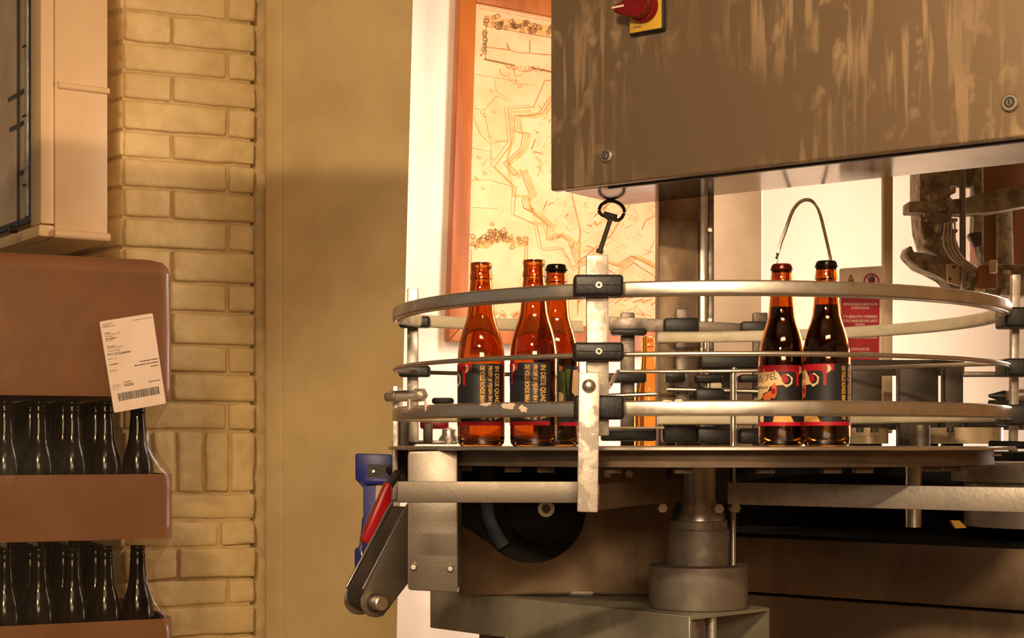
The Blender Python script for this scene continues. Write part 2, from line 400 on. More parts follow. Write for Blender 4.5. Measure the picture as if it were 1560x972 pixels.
def brick(s0, s1, z0, z1, side=False, depth=0.10, rough=0.0):
    bm = NB(); g = 0.003
    u, nrm = (BU, BN) if not side else (RB, RN)
    if side: depth = 0.035
    out = rb.uniform(-0.0035, 0.0035) + rough * rb.uniform(-1, 1)
    a = B0 + u * ((s0 + s1) / 2) - nrm * (depth / 2 - out) + V((0, 0, E + (z0 + z1) / 2))
    ang = rb.uniform(-0.006, 0.006) + rough * rb.uniform(-2, 2)
    uu = u + V((0, 0, 1)) * ang; zz_ = V((0, 0, 1)) - u * ang
    box(bm, a, (s1 - s0 - 2 * g, depth, z0 - z1 - 2 * g), (uu.normalized(), nrm, zz_.normalized()), 0.0050 + rb.uniform(0, 0.0015), 2)
    long_ = [e for e in bm.edges if e.calc_length() > 0.025]
    bmesh.ops.subdivide_edges(bm, edges=long_, cuts=3, use_grid_fill=True)
    for v in bm.verts:
        v.co += mnoise.noise_vector(v.co * 22.0) * (0.0022 + rough * 0.25) + mnoise.noise_vector(v.co * 60.0) * 0.0012
    for v in bm.verts:
        v.co += V((rb.uniform(-1, 1), rb.uniform(-1, 1), rb.uniform(-1, 1))) * (0.0003 + rough * 0.12)
    finish(bm, 'brick', M_brick, wl, 50)
odd = 0
for rw in rows:
    if rw[0] == 'soldier':
        z0, z1 = rw[1], rw[2]; xs = [0.0, 0.058, 0.112, 0.172, 0.228, 0.285]
        for a, b in zip(xs, xs[1:]): brick(a, b, z0, z1, rough=0.004)
        continue
    z0, z1 = rw; rough = 0.0045 if z1 < -0.1 else 0.0
    cuts = [0, 0.1023, 0.285] if odd % 2 else [0, 0.222, 0.285]
    if rough: cuts = [c if c in (0, 0.285) else c + rb.uniform(-0.03, 0.03) for c in cuts]
    for a, b in zip(cuts, cuts[1:]): brick(a, b, z0, z1, rough=rough)
    sc = [0.002, 0.105, 0.325, 0.545] if odd % 2 else [0.002, 0.205, 0.425, 0.645]
    for a, b in zip(sc, sc[1:]): brick(a, b, z0, z1, side=True)
    odd += 1
def groove(bm):
    a = B0 + BU * 0.274 - BN * 0.035
    prism(bm, [a, a + BU * 0.06, a + BU * 0.06 + BB * .1, a + BB * .1], V((0, 0, 3)))
struct('trim_3', M_mortar, groove, label='shadowed groove between brick wall and plaster strip')
# unseen sheet added above the view to shade a band on the walls
def shade_sheet(bm):
    lamp = V((-0.45, -0.55, E + 1.10)); far = []; near = []
    for px, up_, dn_, Y in ((655, 268, 525, 3.14), (617, 267, 525, 3.18), (430, 262, 520, 3.36), (187, 256, 520, 3.3), (-60, 250, 520, 3.15)):
        for lst, py, yy in ((far, up_, 1.95), (near, dn_, 0.25)):
            T = W(px, py, Y); lst.append(lamp + (T - lamp) * ((yy - lamp.y) / (T.y - lamp.y)))
    th = V((0, 0, 0.004))
    lo = [[bm.verts.new(p) for p in r_] for r_ in (near, far)]; hi = [[bm.verts.new(p + th) for p in r_] for r_ in (near, far)]
    for i in range(4):
        bm.faces.new((lo[0][i], lo[0][i + 1], lo[1][i + 1], lo[1][i])); bm.faces.new((hi[0][i], hi[1][i], hi[1][i + 1], hi[0][i + 1]))
        for k in (0, 1): bm.faces.new((lo[k][i], lo[k][i + 1], hi[k][i + 1], hi[k][i]))
    for i in (0, 4): bm.faces.new((lo[0][i], lo[1][i], hi[1][i], hi[0][i]))
struct('shadow_blocker', M_midsteel, shade_sheet, label='unseen sheet added above the view to cast the shade band on the left walls')

# ------------------------------------------------------------------ framed map on the bright wall
MP = W(725, 300, 3.6)
pic = thing('framed_map', 'large antique fortress map in an orange wooden frame on the bright wall', 'picture', PL(850, 520, MP, WN))
def mp(x, y, off=0.0): return PL(x, y, MP, WN) + WN * off
part('map_paper', pic, M_paper, plate, [(724, 2), (1030, 56), (1026, 512), (709, 492)], MP, WN, 0.008)
FP = MP + WN * 0.014
part('frame_stile', pic, M_wood, plate, [(703, -48), (727, -24), (712.5, 487), (684, 519)], FP, WN, 0.026, 0.003)
part('frame_rail', pic, M_wood, plate, [(684, 519.5), (713, 487.5), (1012, 503), (1040, 538)], FP, WN, 0.026, 0.003)
part('frame_stile', pic, M_wood, plate, [(1012.5, 502.5), (1018, 60), (1046, 30), (1041, 538)], FP, WN, 0.026, 0.003)
part('frame_rail', pic, M_wood, plate, [(703, -49), (1046, 29), (1018, 58), (727.5, 3)], FP, WN, 0.026, 0.003)
ri = random.Random(11)
bmL = NB(); bmD = NB(); bmW = NB()
def ln(bm, pts, wpx): strip(bm, [mp(x, y, 0.0006) for x, y in pts], wpx / F * 3.65, WN)
def arcpts(cx, cy, r, a0, a1, n=9, sq=1.0):
    return [(cx + r * math.cos(math.radians(a0 + (a1 - a0) * i / n)), cy + sq * r * math.sin(math.radians(a0 + (a1 - a0) * i / n))) for i in range(n + 1)]
outer = [(842, 122), (830, 123), (813, 163), (773.6, 166), (779, 219), (757, 249), (753, 254), (786, 286), (783, 328), (818, 343), (826, 382), (858, 379), (874, 412), (905, 396), (940, 420), (965, 400), (1008, 428)]
inner = [(842, 146), (836, 150), (822, 172), (804, 176), (783, 176), (785, 201), (797, 203), (793, 226), (767, 249), (783, 268), (792, 258), (807, 296), (795, 305), (798, 317), (810, 323), (835, 345), (832, 366), (848, 356), (866, 367), (878, 402), (896, 388), (938, 405), (962, 390), (1008, 414)]
ln(bmL, outer, 1.6); ln(bmL, [(x - 5, y - 3) for x, y in outer[2:]], 0.8)
ln(bmL, inner, 2.2); ln(bmD, [(x + 4, y + 1) for x, y in inner], 0.8)
ln(bmW, [(x + 9, y + 1) for x, y in inner], 7)
ln(bmW, [((a[0] + b[0]) / 2, (a[1] + b[1]) / 2) for a, b in zip(outer[2:14], inner[3:15])], 5)
for k in range(420):                                          # streets and blocks of the walled town
    x = ri.uniform(812, 1000); y = ri.uniform(150, 480)
    if x < 812 + max(0, (y - 250)) * 0.35: continue
    a = ri.choice((0.35, 0.35 + PI / 2, 0.95, -0.5)); L = ri.uniform(4, 18)
    ln(bmL if ri.random() < .5 else bmW, [(x, y), (x + L * math.cos(a), y + L * math.sin(a))], ri.choice((0.5, 0.7, 0.9, 2.0)))
for q in ([(868, 240), (872, 300), (884, 350), (880, 480)], [(905, 330), (940, 300), (1000, 290)], [(880, 400), (930, 360), (960, 310)], [(900, 480), (960, 440), (1008, 450)]):
    ln(bmL, q, 2.4)
for q in ([(722, 113), (752, 118), (757, 140), (775, 150)], [(752, 118), (790, 124)], [(722, 165), (738, 168), (756, 147), (782, 155)], [(738, 168), (746, 214), (775, 216)],
          [(722, 180), (732, 205), (748, 220), (770, 213)], [(716, 275), (745, 274), (780, 284)], [(748, 214), (748, 250)], [(715, 316), (760, 318)], [(780, 127), (812, 130)], [(784, 100), (786, 128)], [(718, 225), (750, 232), (735, 252)],
          [(724, 8), (842, 29)], [(727, 12), (842, 33)], [(722, 40), (712, 480)]):
    ln(bmL, q, 0.9)
# title cartouche: scrollwork, panorama box, shelf
ln(bmW, [(738, 30), (765, 36), (800, 40), (842, 50)], 16)
def scroll(cx, cy, r, wd, bm=None):
    a0 = ri.uniform(0, 360); sg_ = ri.choice((-1, 1)); n_ = 12
    ln(bm or bmD, [(cx + r * (1 - .07 * i) * math.cos(math.radians(a0 + sg_ * 38 * i)), cy + r * (1 - .07 * i) * math.sin(math.radians(a0 + sg_ * 38 * i))) for i in range(n_)], wd)
for k in range(58):
    cx = ri.uniform(735, 842); scroll(cx, 30 + (cx - 735) * 0.17 + ri.uniform(-8, 8), ri.uniform(2.0, 5.5), ri.uniform(0.9, 2.4))
for k in range(10):
    scroll(735 + ri.uniform(-2, 5), 48 + k * 4, ri.uniform(2, 5), 1.5)
ln(bmD, [(741, 40), (842, 58)], 1.2); ln(bmD, [(741, 40), (740, 90)], 1.2); ln(bmD, [(737, 90), (784, 100)], 3.0); ln(bmD, [(808, 103), (842, 110)], 3.0)
ln(bmL, [(742, 72), (775, 76), (788, 80), (842, 84)], 2.0); ln(bmD, [(807, 62), (807, 80)], 1.6); ln(bmD, [(772, 66), (776, 76)], 2.6)
for k in range(12):
    ln(bmL, arcpts(770 + k * 5, 100 + ri.uniform(-2, 14), ri.uniform(4, 9), 20, 200, 8), 1.2)
# lower left cartouche with fruit and scrolls over a blank tablet
ln(bmW, [(718, 368), (740, 372), (760, 360), (785, 370), (804, 368)], 14)
for k in range(56):
    cx = ri.gauss(757, 24); cy = 366 + ri.uniform(-6, 10) - max(0, 20 - abs(cx - 757)) * ri.uniform(0, 1.5)
    if cx < 716 or cx > 806: continue
    scroll(cx, cy, ri.uniform(2.0, 5.5), ri.uniform(0.9, 2.2))
for q in ([(718, 380), (716, 484)], [(803, 368), (806, 484)], [(716, 484), (806, 488)], [(800, 372), (797, 470)]): ln(bmL, q, 1.8)
for k in range(16):
    ln(bmL, arcpts(ri.uniform(750, 800), ri.uniform(476, 486), ri.uniform(2, 5), 0, 300, 7), 1.2)
for k in range(16):
    x = ri.uniform(718, 800); y = ri.uniform(115, 310)
    if x > 770 and 150 < y: continue
    ln(bmL, arcpts(x, y, 2.4, 0, 250, 6), 1.3)
for k in range(9):
    ln(bmL, [(880 + k * 14, 462 + ri.uniform(-4, 4)), (896 + k * 14, 452 + ri.uniform(-4, 4))], 3)
finish(bmL, 'map_engraving', M_ink, pic, 0); finish(bmD, 'map_scrollwork', M_inkdark, pic, 0); finish(bmW, 'map_colour_wash', M_inkwash, pic, 0)
for v in bpy.data.objects['map_colour_wash'].data.vertices: v.co += -WN * 0.0003

# ------------------------------------------------------------------ electrical cabinet, top left
EC = W(62, 300, 3.08); ES = V((0.82, 0.57, 0)).normalized(); EF = V((-0.57, 0.82, 0)).normalized()
ESn = V((ES.y, -ES.x, 0)); EFn = V((-ES.x, -ES.y, 0))            # outward normals of the side and of the front
eb = thing('electrical_cabinet', 'cream wall mounted electrical enclosure with glazed door above the cardboard', 'cabinet', (EC.x, EC.y, E + 0.40))
def zz(py, Y): return E + (HY - py) / F * Y
zb = zz(362, 3.08); zt = E + 1.25
def at(p, s, f, z): q = p + ES * s + EF * f; return V((q.x, q.y, z))
def ebody(bm):
    prism(bm, [at(EC, 0.028, 0.0, zb), at(EC, 0.136, 0.0, zb), at(EC, 0.136, 0.42, zb), at(EC, 0.028, 0.42, zb)], V((0, 0, zt - zb)), 0.004)
part('body', eb, M_ebox, ebody)
part('door_frame', eb, M_ebox, lambda bm: (
    prism(bm, [at(EC, 0.0, 0.0, zz(340, 3.08)), at(EC, 0.0265, 0.0, zz(340, 3.08)), at(EC, 0.0265, 0.062, zz(340, 3.08)), at(EC, 0.0, 0.062, zz(340, 3.08))], V((0, 0, 0.9)), 0.003)))
part('lower_lip', eb, M_ebox, lambda bm: (
    prism(bm, [at(EC, -0.004, 0.0, zz(360, 3.08)), at(EC, 0.0275, 0.0, zz(360, 3.08)), at(EC, 0.0275, 0.42, zz(360, 3.08)), at(EC, -0.004, 0.42, zz(360, 3.08))], V((0, 0, 0.024)), 0.005)))
part('moulded_rib', eb, M_ebox, lambda bm: tube(bm, [at(EC, 0.034, -0.001, zz(130, 3.1)), at(EC, 0.137, -0.001, zz(130, 3.1) + 0.001)], 0.0068, 12))
part('bottom_rib', eb, M_ebox, lambda bm: tube(bm, [at(EC, 0.026, -0.001, zb + 0.010), at(EC, 0.138, -0.001, zb + 0.010)], 0.009, 12))
wz = zz(333, 3.1)
wf = part('window_frame', eb, M_black, lambda bm: (
    prism(bm, [at(EC, 0.003, 0.064, wz), at(EC, 0.010, 0.064, wz), at(EC, 0.010, 0.085, wz), at(EC, 0.003, 0.085, wz)], V((0, 0, 0.9))),
    prism(bm, [at(EC, 0.003, 0.085, wz), at(EC, 0.010, 0.085, wz), at(EC, 0.010, 0.40, wz), at(EC, 0.003, 0.40, wz)], V((0, 0, 0.012)))))
part('pane', wf, M_pane, lambda bm: prism(bm, [at(EC, 0.006, 0.085, wz + .012), at(EC, 0.008, 0.085, wz + .012), at(EC, 0.008, 0.40, wz + .012), at(EC, 0.006, 0.40, wz + .012)], V((0, 0, 0.88))))
part('mullion', wf, M_dark, lambda bm: prism(bm, [at(EC, 0.001, 0.150, wz), at(EC, 0.006, 0.150, wz), at(EC, 0.006, 0.153, wz), at(EC, 0.001, 0.153, wz)], V((0, 0, 0.9))))
part('inner_rod', wf, M_alu, lambda bm: tube(bm, [at(EC, 0.012, 0.108, wz + .015), at(EC, 0.012, 0.108, wz + 0.88)], 0.010, 12))
for k, (py, f0, f1) in enumerate(((68, .099, .117), (175, .099, .117), (281, .099, .117), (133, .125, .24), (182, .125, .23), (258, .13, .17))):
    z = zz(py, 3.15); s0 = 0.0005 if k < 3 else 0.0095
    part('breaker_strip', wf, M_dark, lambda bm: prism(bm, [at(EC, s0, f0, z), at(EC, s0 + .002, f0, z), at(EC, s0 + .002, f1, z), at(EC, s0, f1, z)], V((0, 0, 0.004 if k < 3 else 0.008))))
part('interior', wf, M_sign, lambda bm: prism(bm, [at(EC, 0.0125, 0.085, wz), at(EC, 0.0145, 0.085, wz), at(EC, 0.0145, 0.41, wz), at(EC, 0.0125, 0.41, wz)], V((0, 0, 0.9))))
lk = W(27, 350, 3.12)
part('lock', eb, M_black, lambda bm: cyl(bm, lk + EFn * 0.002, lk - EFn * 0.012 + EFn * 0.03, 0.0075, 16))

# ------------------------------------------------------------------ shrink-wrapped bottle stack, lower left
KU = V((0.906, 0.423, 0)); KB = V((-0.423, 0.906, 0)); KN = -KB
K0 = W(265, 600, 2.77); K0.z = 0
def kp(s, d, z): return K0 - KU * s + KB * d + V((0, 0, E + z))
def round_plan(wd, dp, r, k=6):
    """plan outline of a tray with rounded near corners, s from 0 to wd and d from 0 to dp"""
    out = []
    for cs, cd, a0 in ((r, r, 270), (r, dp - r, 180), (wd - r, dp - r, 90), (wd - r, r, 0)):
        for i in range(k + 1):
            a = math.radians(a0 - 90.0 * i / k)
            out.append((cs + r * math.cos(a), cd + r * math.sin(a)))
    return out
def tray(bm, z0, z1, inset=0.0, th=0.004, r=0.022):
    o = [(s + inset, d + inset) for s, d in round_plan(0.80 - 2 * inset, 0.42 - 2 * inset, r)]
    i_ = [(s + inset + th, d + inset + th) for s, d in round_plan(0.80 - 2 * inset - 2 * th, 0.42 - 2 * inset - 2 * th, r - th)]
    n = len(o)
    lo = [bm.verts.new(kp(s, d, z0)) for s, d in o]; hi = [bm.verts.new(kp(s, d, z1)) for s, d in o]
    ih = [bm.verts.new(kp(s, d, z1)) for s, d in i_]; il = [bm.verts.new(kp(s, d, z0 + th)) for s, d in i_]
    for a, b in ((lo, hi), (hi, ih), (ih, il)):
        for i in range(n): bm.faces.new((a[i], a[(i + 1) % n], b[(i + 1) % n], b[i]))
    bm.faces.new(lo[::-1]); bm.faces.new(il)
t1 = part('cardboard_tray', None, M_card, tray, -0.165, -0.052)
tag(t1, 'brown cardboard tray holding the upper row of dark bottles', 'tray')
t2 = part('cardboard_tray', None, M_card, tray, -0.419, -0.306)
tag(t2, 'brown cardboard tray at the foot, under the lower bottle row', 'tray')
t3 = part('cardboard_tray', None, M_card, tray, -0.995, -0.425)
tag(t3, 'lowest cardboard carton of the wrapped stack, standing on the floor', 'carton')
def hood(bm):
    pl = round_plan(0.80, 0.42, 0.026, 6); n = len(pl)
    levels = [(0.083, 0.0), (0.295, 0.0), (0.311, 0.004), (0.321, 0.012), (0.3255, 0.026)]
    rings = []
    for z, ins in levels:
        rings.append([bm.verts.new(kp(0.40 + (s - 0.40) * (1 - ins / 0.40), 0.21 + (d - 0.21) * (1 - ins / 0.21), z - 0.0)) for s, d in pl])
    for a, b in zip(rings, rings[1:]):
        for i in range(n): bm.faces.new((a[i], a[(i + 1) % n], b[(i + 1) % n], b[i]))
    bm.faces.new(rings[-1]); bm.faces.new(rings[0][::-1])
h = part('cardboard_hood', None, M_card, hood)
tag(h, 'tall brown cardboard cover on top of the wrapped bottle stack', 'cardboard')
def wrap(bm):
    pl = round_plan(0.80, 0.42, 0.03, 8); n = len(pl)
    rw = random.Random(5)
    cols = []
    # resample: subdivide straight runs
    pts = []
    for i in range(n):
        a = pl[i]; b = pl[(i + 1) % n]; L = math.hypot(b[0] - a[0], b[1] - a[1]); k = max(1, int(L / 0.03))
        for j in range(k): pts.append((a[0] + (b[0] - a[0]) * j / k, a[1] + (b[1] - a[1]) * j / k))
    zl = [0.300, 0.25, 0.2, 0.15, 0.10, 0.078, 0.06, 0.04, 0.02, 0.0, -0.02, -0.04, -0.054, -0.08, -0.11, -0.14, -0.163, -0.18, -0.2, -0.22, -0.24, -0.26, -0.28, -0.302, -0.33, -0.37, -0.42]
    rings = []
    for z in zl:
        gap = (-0.05 < z < 0.08) or (-0.304 < z < -0.167)
        ring = []
        for s, d in pts:
            out = 0.0035
            if gap:
                t = (z + 0.05) / 0.13 if z > -0.1 else (z + 0.304) / 0.137
                corner = math.exp(-((s - 0.0) / 0.05) ** 2)
                out = 0.002 - 0.004 * math.sin(PI * min(max(t, 0), 1)) - 0.022 * corner * math.sin(PI * min(max(t, 0), 1)) + rw.uniform(-1, 1) * 0.0008
            cs, cd = s - 0.40, d - 0.21
            ring.append(bm.verts.new(kp(0.40 + cs * (1 + out / 0.40), 0.21 + cd * (1 + out / 0.21), z)))
        rings.append(ring)
    m = len(pts)
    for a, b in zip(rings, rings[1:]):
        for i in range(m): bm.faces.new((a[i], a[(i + 1) % m], b[(i + 1) % m], b[i]))
f = part('shrink_wrap', None, M_film, wrap, smooth=80)
tag(f, 'clear shrink film stretched around the stack of bottles and cardboard', 'plastic film')

# bottle outline (33 cl long neck), used for both kinds
BP = [(0.0, 0.0), (0.026, 0.0), (0.0295, 0.004), (0.0303, 0.010), (0.0303, 0.110), (0.0297, 0.121), (0.0275, 0.135), (0.0240, 0.148), (0.0205, 0.158), (0.0178, 0.168),
      (0.0165, 0.180), (0.0150, 0.198), (0.0137, 0.2125), (0.0134, 0.2135), (0.0147, 0.2145), (0.0147, 0.2175), (0.0136, 0.2235), (0.0132, 0.2280), (0.0140, 0.2290), (0.0143, 0.2320), (0.0136, 0.2350)]
def stackbottle():
    bm = NB(); lathe(bm, [(r * 0.915, z * 0.985) for r, z in BP] + [(0.0, 0.2316)], k=24)
    bmesh.ops.recalc_face_normals(bm, faces=bm.faces[:])
    me = bpy.data.meshes.new('brown_bottle'); bm.to_mesh(me); bm.free(); me.materials.append(M_amber_dark)
    for p in me.polygons: p.use_smooth = True
    return me
sbm = stackbottle()
names = ['rightmost', 'second from the right', 'third from the right', 'fourth from the right', 'fifth from the right, at the picture edge']
for li, (lz, ln_) in enumerate(((-0.156, 'upper'), (-0.410, 'lower'))):
    for rowi in range(6):
        for c in range(5 if rowi == 0 else 6):
            if rowi > 0 and c < 1: continue
            o = place(sbm, 'brown_bottle')
            o.location = kp(0.055 + 0.0563 * c + (0.0 if rowi == 0 else 0.006), 0.040 + rowi * 0.0563, lz)
            if rowi == 0: lab = 'dark glossy bottle in the %s wrapped row, %s' % (ln_, names[c])
            else: lab = 'dark bottle in the %s rank behind the front bottles of the %s wrapped tray' % (('', 'second', 'third', 'fourth', 'fifth', 'last')[rowi], ln_)
            tag(o, lab, 'bottle', 'dark bottles in the %s wrapped tray' % ln_)
# shipping label stuck on the film
LP0 = kp(0.0, 0.0, 0.0) + KN * 0.0062
sl = thing('shipping_label', 'white shipping label with barcode stuck tilted on the brown cardboard', 'label', PL(200, 610, LP0, KN))
def rounded_px(q, r=3.0):
    out = []
    for i, p in enumerate(q):
        a = V(q[i - 1]); b = V(p); c = V(q[(i + 1) % len(q)])
        d0 = (a - b).normalized() * r; d1 = (c - b).normalized() * r
        for t in (0, .33, .67, 1):
            k = b + d0 * (1 - t) ** 2 + d1 * t ** 2
            out.append((k.x, k.y))
    return out
LQ = [(151.5, 490), (232.5, 477), (253, 614.5), (174, 629)]
part('paper', sl, M_label, plate, rounded_px([V((x, y)) for x, y in LQ]), LP0, KN, 0.0015)
def lq(u, v, off=0.0005):
    a = V(LQ[0]).lerp(V(LQ[1]), u); b = V(LQ[3]).lerp(V(LQ[2]), u); p = a.lerp(b, v)
    return PL(p.x, p.y, LP0, KN) + KN * off
def bar(bm, u0, u1, v0, v1):
    vs = [bm.verts.new(lq(u, v)) for u, v in ((u0, v0), (u1, v0), (u1, v1), (u0, v1))]; bm.faces.new(vs)
bm = NB(); rr = random.Random(9)
def smudge(bm, u0, u1, v, hgt):
    u = u0
    while u < u1:
        wd = rr.uniform(0.012, 0.05); bar(bm, u, min(u + wd, u1), v - hgt / 2 * rr.uniform(.7, 1), v + hgt / 2 * rr.uniform(.7, 1)); u += wd + 0.008
for u0, u1, v in ((.03, .24, .035), (.03, .2, .052), (.03, .3, .068), (.06, .35, .155), (.06, .22, .175), (.06, .2, .22), (.06, .36, .305), (.06, .3, .335), (.05, .2, .42), (.05, .18, .55), (.05, .2, .71), (.05, .2, .73), (.05, .16, .755), (.62, .97, .045)): smudge(bm, u0, u1, v, 0.008)
tag(finish(bm, 'fine_print', M_printgrey, sl, 0), kind='stuff')
bm = NB()
for u0, u1, v in ((.06, .17, .135), (.06, .26, .2), (.06, .22, .285), (.06, .22, .48), (.27, .42, .69), (.27, .45, .715), (.27, .45, .733), (.74, .96, .735)): smudge(bm, u0, u1, v, 0.011)
smudge(bm, .62, .97, .5, .012); smudge(bm, .52, .97, .535, .012); smudge(bm, .82, .96, .57, .012)
u = 0.12
while u < 0.90:
    wd = rr.choice((0.006, 0.010, 0.018)); bar(bm, u, u + wd, 0.80, 0.885); u += wd + rr.choice((0.006, 0.009))
add_text(bm, '9711 LX Groningen', lambda a, b: lq(0.055 + 0.43 * a, 0.392 - 0.036 * b), 0.02)
tag(finish(bm, 'bold_print_and_barcode', M_print, sl, 0), kind='stuff')

# ------------------------------------------------------------------ control cabinet on top of the machine
CU = V((0.81, -0.59, 0)).normalized(); CN = V((CU.y, -CU.x, 0)); CB = -CN     # along, out of the front, backwards
C0 = V((0.063, 2.60, 0)); CZ = E + 0.418
cab = thing('control_cabinet', 'big drip-stained stainless steel control cabinet hanging at the upper right', 'cabinet', (C0.x + .3, C0.y, CZ))
def cq(s, d, z): return V((C0.x, C0.y, 0)) + CU * s + CB * d + V((0, 0, z))
def cbody(bm): prism(bm, [cq(0.004, 0.022, CZ + 0.006), cq(1.05, 0.022, CZ + 0.006), cq(1.05, 0.21, CZ + 0.006), cq(0.004, 0.21, CZ + 0.006)], V((0, 0, 0.85)), 0.003)
part('body', cab, M_drip, cbody)
part('door', cab, M_drip, lambda bm: prism(bm, [cq(0, 0.0, CZ), cq(1.06, 0.0, CZ), cq(1.06, 0.0, CZ + 0.86), cq(0, 0.0, CZ + 0.86)], CB * 0.018, 0.004, 3))
part('underside_panel', cab, M_under, lambda bm: prism(bm, [cq(0.012, 0.028, CZ + 0.0015), cq(1.04, 0.028, CZ + 0.0015), cq(1.04, 0.208, CZ + 0.0015), cq(0.012, 0.208, CZ + 0.0015)], V((0, 0, 0.004))))
part('drip_edge', cab, M_dark, lambda bm: prism(bm, [cq(0.10, 0.019, CZ - 0.003), cq(1.05, 0.019, CZ - 0.003), cq(1.05, 0.027, CZ - 0.003), cq(0.10, 0.027, CZ - 0.003)], V((0, 0, 0.008))))
CP0 = cq(0, 0, CZ)
for px, py, r in ((925, 237.5, 0.0108), (1540, 157, 0.0122)):
    p = PL(px, py, CP0, CN)
    lo = part('lock', cab, M_rail, lambda bm: (cyl(bm, p, p + CN * 0.006, r, 28, bev=0.002)))
    part('keyway_ring', lo, M_dark, lambda bm: cyl(bm, p + CN * 0.006, p + CN * 0.0066, r * 0.62, 24))
    part('core', lo, M_steel, lambda bm: cyl(bm, p + CN * 0.0062, p + CN * 0.0075, r * 0.44, 20, bev=0.0006))
    part('slot', lo, M_black, lambda bm: box(bm, p + CN * 0.0077, (r * 0.16, r * 0.5, 0.0008), (CU, V((0, 0, 1)), CN)))
sw = PL(990, 4, CP0, CN)
bs = part('switch_base', cab, M_black, lambda bm: box(bm, sw + CN * 0.006, (0.064, 0.100, 0.012), (CU, V((0, 0, 1)), CN), 0.004))
part('yellow_plate', bs, M_yellow, lambda bm: box(bm, sw + CN * 0.0128, (0.058, 0.094, 0.0018), (CU, V((0, 0, 1)), CN), 0.0006))
kn = sw + V((0, 0, -0.011))
def knob(bm):
    cyl(bm, kn + CN * 0.0138, kn + CN * 0.026, 0.0245, 36, 0.0235, bev=0.002)
    pts = []
    for a in (-62, -30, 0): pass
    # teardrop grip pointing to the left
    prof = [(0.020 * math.cos(math.radians(a)), 0.020 * math.sin(math.radians(a))) for a in range(-115, 116, 10)]
    prof += [(-0.020, 0.008), (-0.042, 0.0045), (-0.042, -0.0065), (-0.020, -0.012)]
    prism(bm, [kn + CU * x + V((0, 0, z)) + CN * 0.026 for x, z in prof], CN * 0.016, 0.002)
ko = part('red_knob', bs, M_darkred, knob)
part('pointer_mark', ko, M_label, lambda bm: box(bm, kn - CU * 0.033 + CN * 0.0425 + V((0, 0, .0005)), (0.022, 0.003, 0.001), (CU, V((0, 0, 1)), CN))).parent = bs
bm = NB(); tp = PL(969.5, 45.5, CP0, CN) + CN * 0.0141 + CU * 0.002
add_text(bm, 'ON', lambda a, b: tp + CU * 0.012 * a + V((0, 0, 0.005 * b))) if False else None
box(bm, tp + CU * 0.008, (0.014, 0.003, 0.0004), (CU, V((0, 0, 1)), CN))
finish(bm, 'small_print', M_printgrey, bs, 0)

# key clinging to the cabinet underside
KY = 2.70
key = thing('cabinet_key', 'black steel cabinet key hanging under the control cabinet above the front post', 'key', W(913, 386, KY))
bow = [(916, 312), (926, 306.5), (938, 307.5), (948, 314), (951, 323), (946, 333), (938, 335.5), (930, 331), (918, 328), (912.5, 321)]
bp = [W(x, y, KY) for x, y in bow]; bp = catmull(bp + [bp[0]], 5)[:-1]
part('bow', key, M_dark, lambda bm: sweep(bm, bp, circ(0.0031, 8), closed=True))
part('shoulder', key, M_dark, lambda bm: plate(bm, [(921, 321.5), (941, 327), (940, 334), (928, 337.5), (919, 329)], W(930, 330, KY - .003), V((0, -1, 0)), 0.006, 0.001))
part('shank', key, M_dark, lambda bm: cyl(bm, W(931, 331, KY), W(913.5, 384, KY), 0.0042, 14))
part('tip', key, M_dark, lambda bm: cyl(bm, W(914.6, 380, KY), W(912.6, 386, KY), 0.0062, 14))

# pillar that carries the cabinet
pil = thing('support_pillar', 'square brown steel pillar standing behind the rail ring under the cabinet', 'pillar', (W(1034, 600, 2.82).x, 2.84, E - 0.2))
NY = V((0, -1, 0))
part('square_tube', pil, M_brown, plate, [(1003.5, 180), (1064, 180), (1064, 720), (1003.5, 720)], W(1034, 500, 2.80), NY, 0.07, 0.002)
part('corner_profile', pil, M_steel, plate, [(1066, 250), (1078, 250), (1078, 700), (1066, 700)], W(1070, 500, 2.79), NY, 0.03, 0.003)
part('corner_profile', pil, M_midsteel, plate, [(1079, 250), (1088, 250), (1088, 700), (1079, 700)], W(1080, 500, 2.80), NY, 0.03, 0.002)
for y in (351, 488):
    p = W(1080.5, y, 2.795); part('bolt', pil, M_rail, lambda bm: cyl(bm, p, p + NY * 0.008, 0.0048, 6, bev=0.001))

# ------------------------------------------------------------------ rotary accumulation table
RC = V((0.262, 2.25, 0)); RR = 0.428
rt = thing('rotary_table', 'round steel bottle table ringed by three curved guide rails', 'rotary table', (RC.x, RC.y, E - 0.235))
def rp(th, r=RR, z=0.0): return V((RC.x + r * math.cos(math.radians(th)), RC.y + r * math.sin(math.radians(th)), E + z))
part('disc', rt, M_rail, lambda bm: lathe(bm, [(0.0, -0.0025), (0.4355, -0.0025), (0.437, -0.0035), (0.437, -0.0065), (0.4355, -0.0075), (0.0, -0.0075)], (RC.x, RC.y, E), 128))
part('under_ring', rt, M_ringdark, lambda bm: lathe(bm, [(0.30, -0.0078), (0.408, -0.0078), (0.408, -0.027), (0.30, -0.027)], (RC.x, RC.y, E), 96, closed=True))
for th in (-150, -134, -126, -112, -99, -84, -71, -64, -45, -36, -20):
    p = rp(th, 0.375, -0.031)
    part('mounting_block', rt, M_midsteel, lambda bm: box(bm, p, (0.022, 0.02, 0.008), None, 0.0015))
def rail_path(z, r=RR, th1=92.0, back=True):
    pts = []
    if back: pts += catmull([V((0.108, 2.432, E + z)), V((0.0, 2.39, E + z)), V((-0.095, 2.345, E + z)), V((-0.148, 2.295, E + z)), rp(181, r, z)], 6)[:-1]
    pts += [rp(181 + (360 - 181 + th1) * i / 110.0, r, z) for i in range(111)]
    return pts
def flat(wd, h, r): return rrect(wd, h, r, 3)
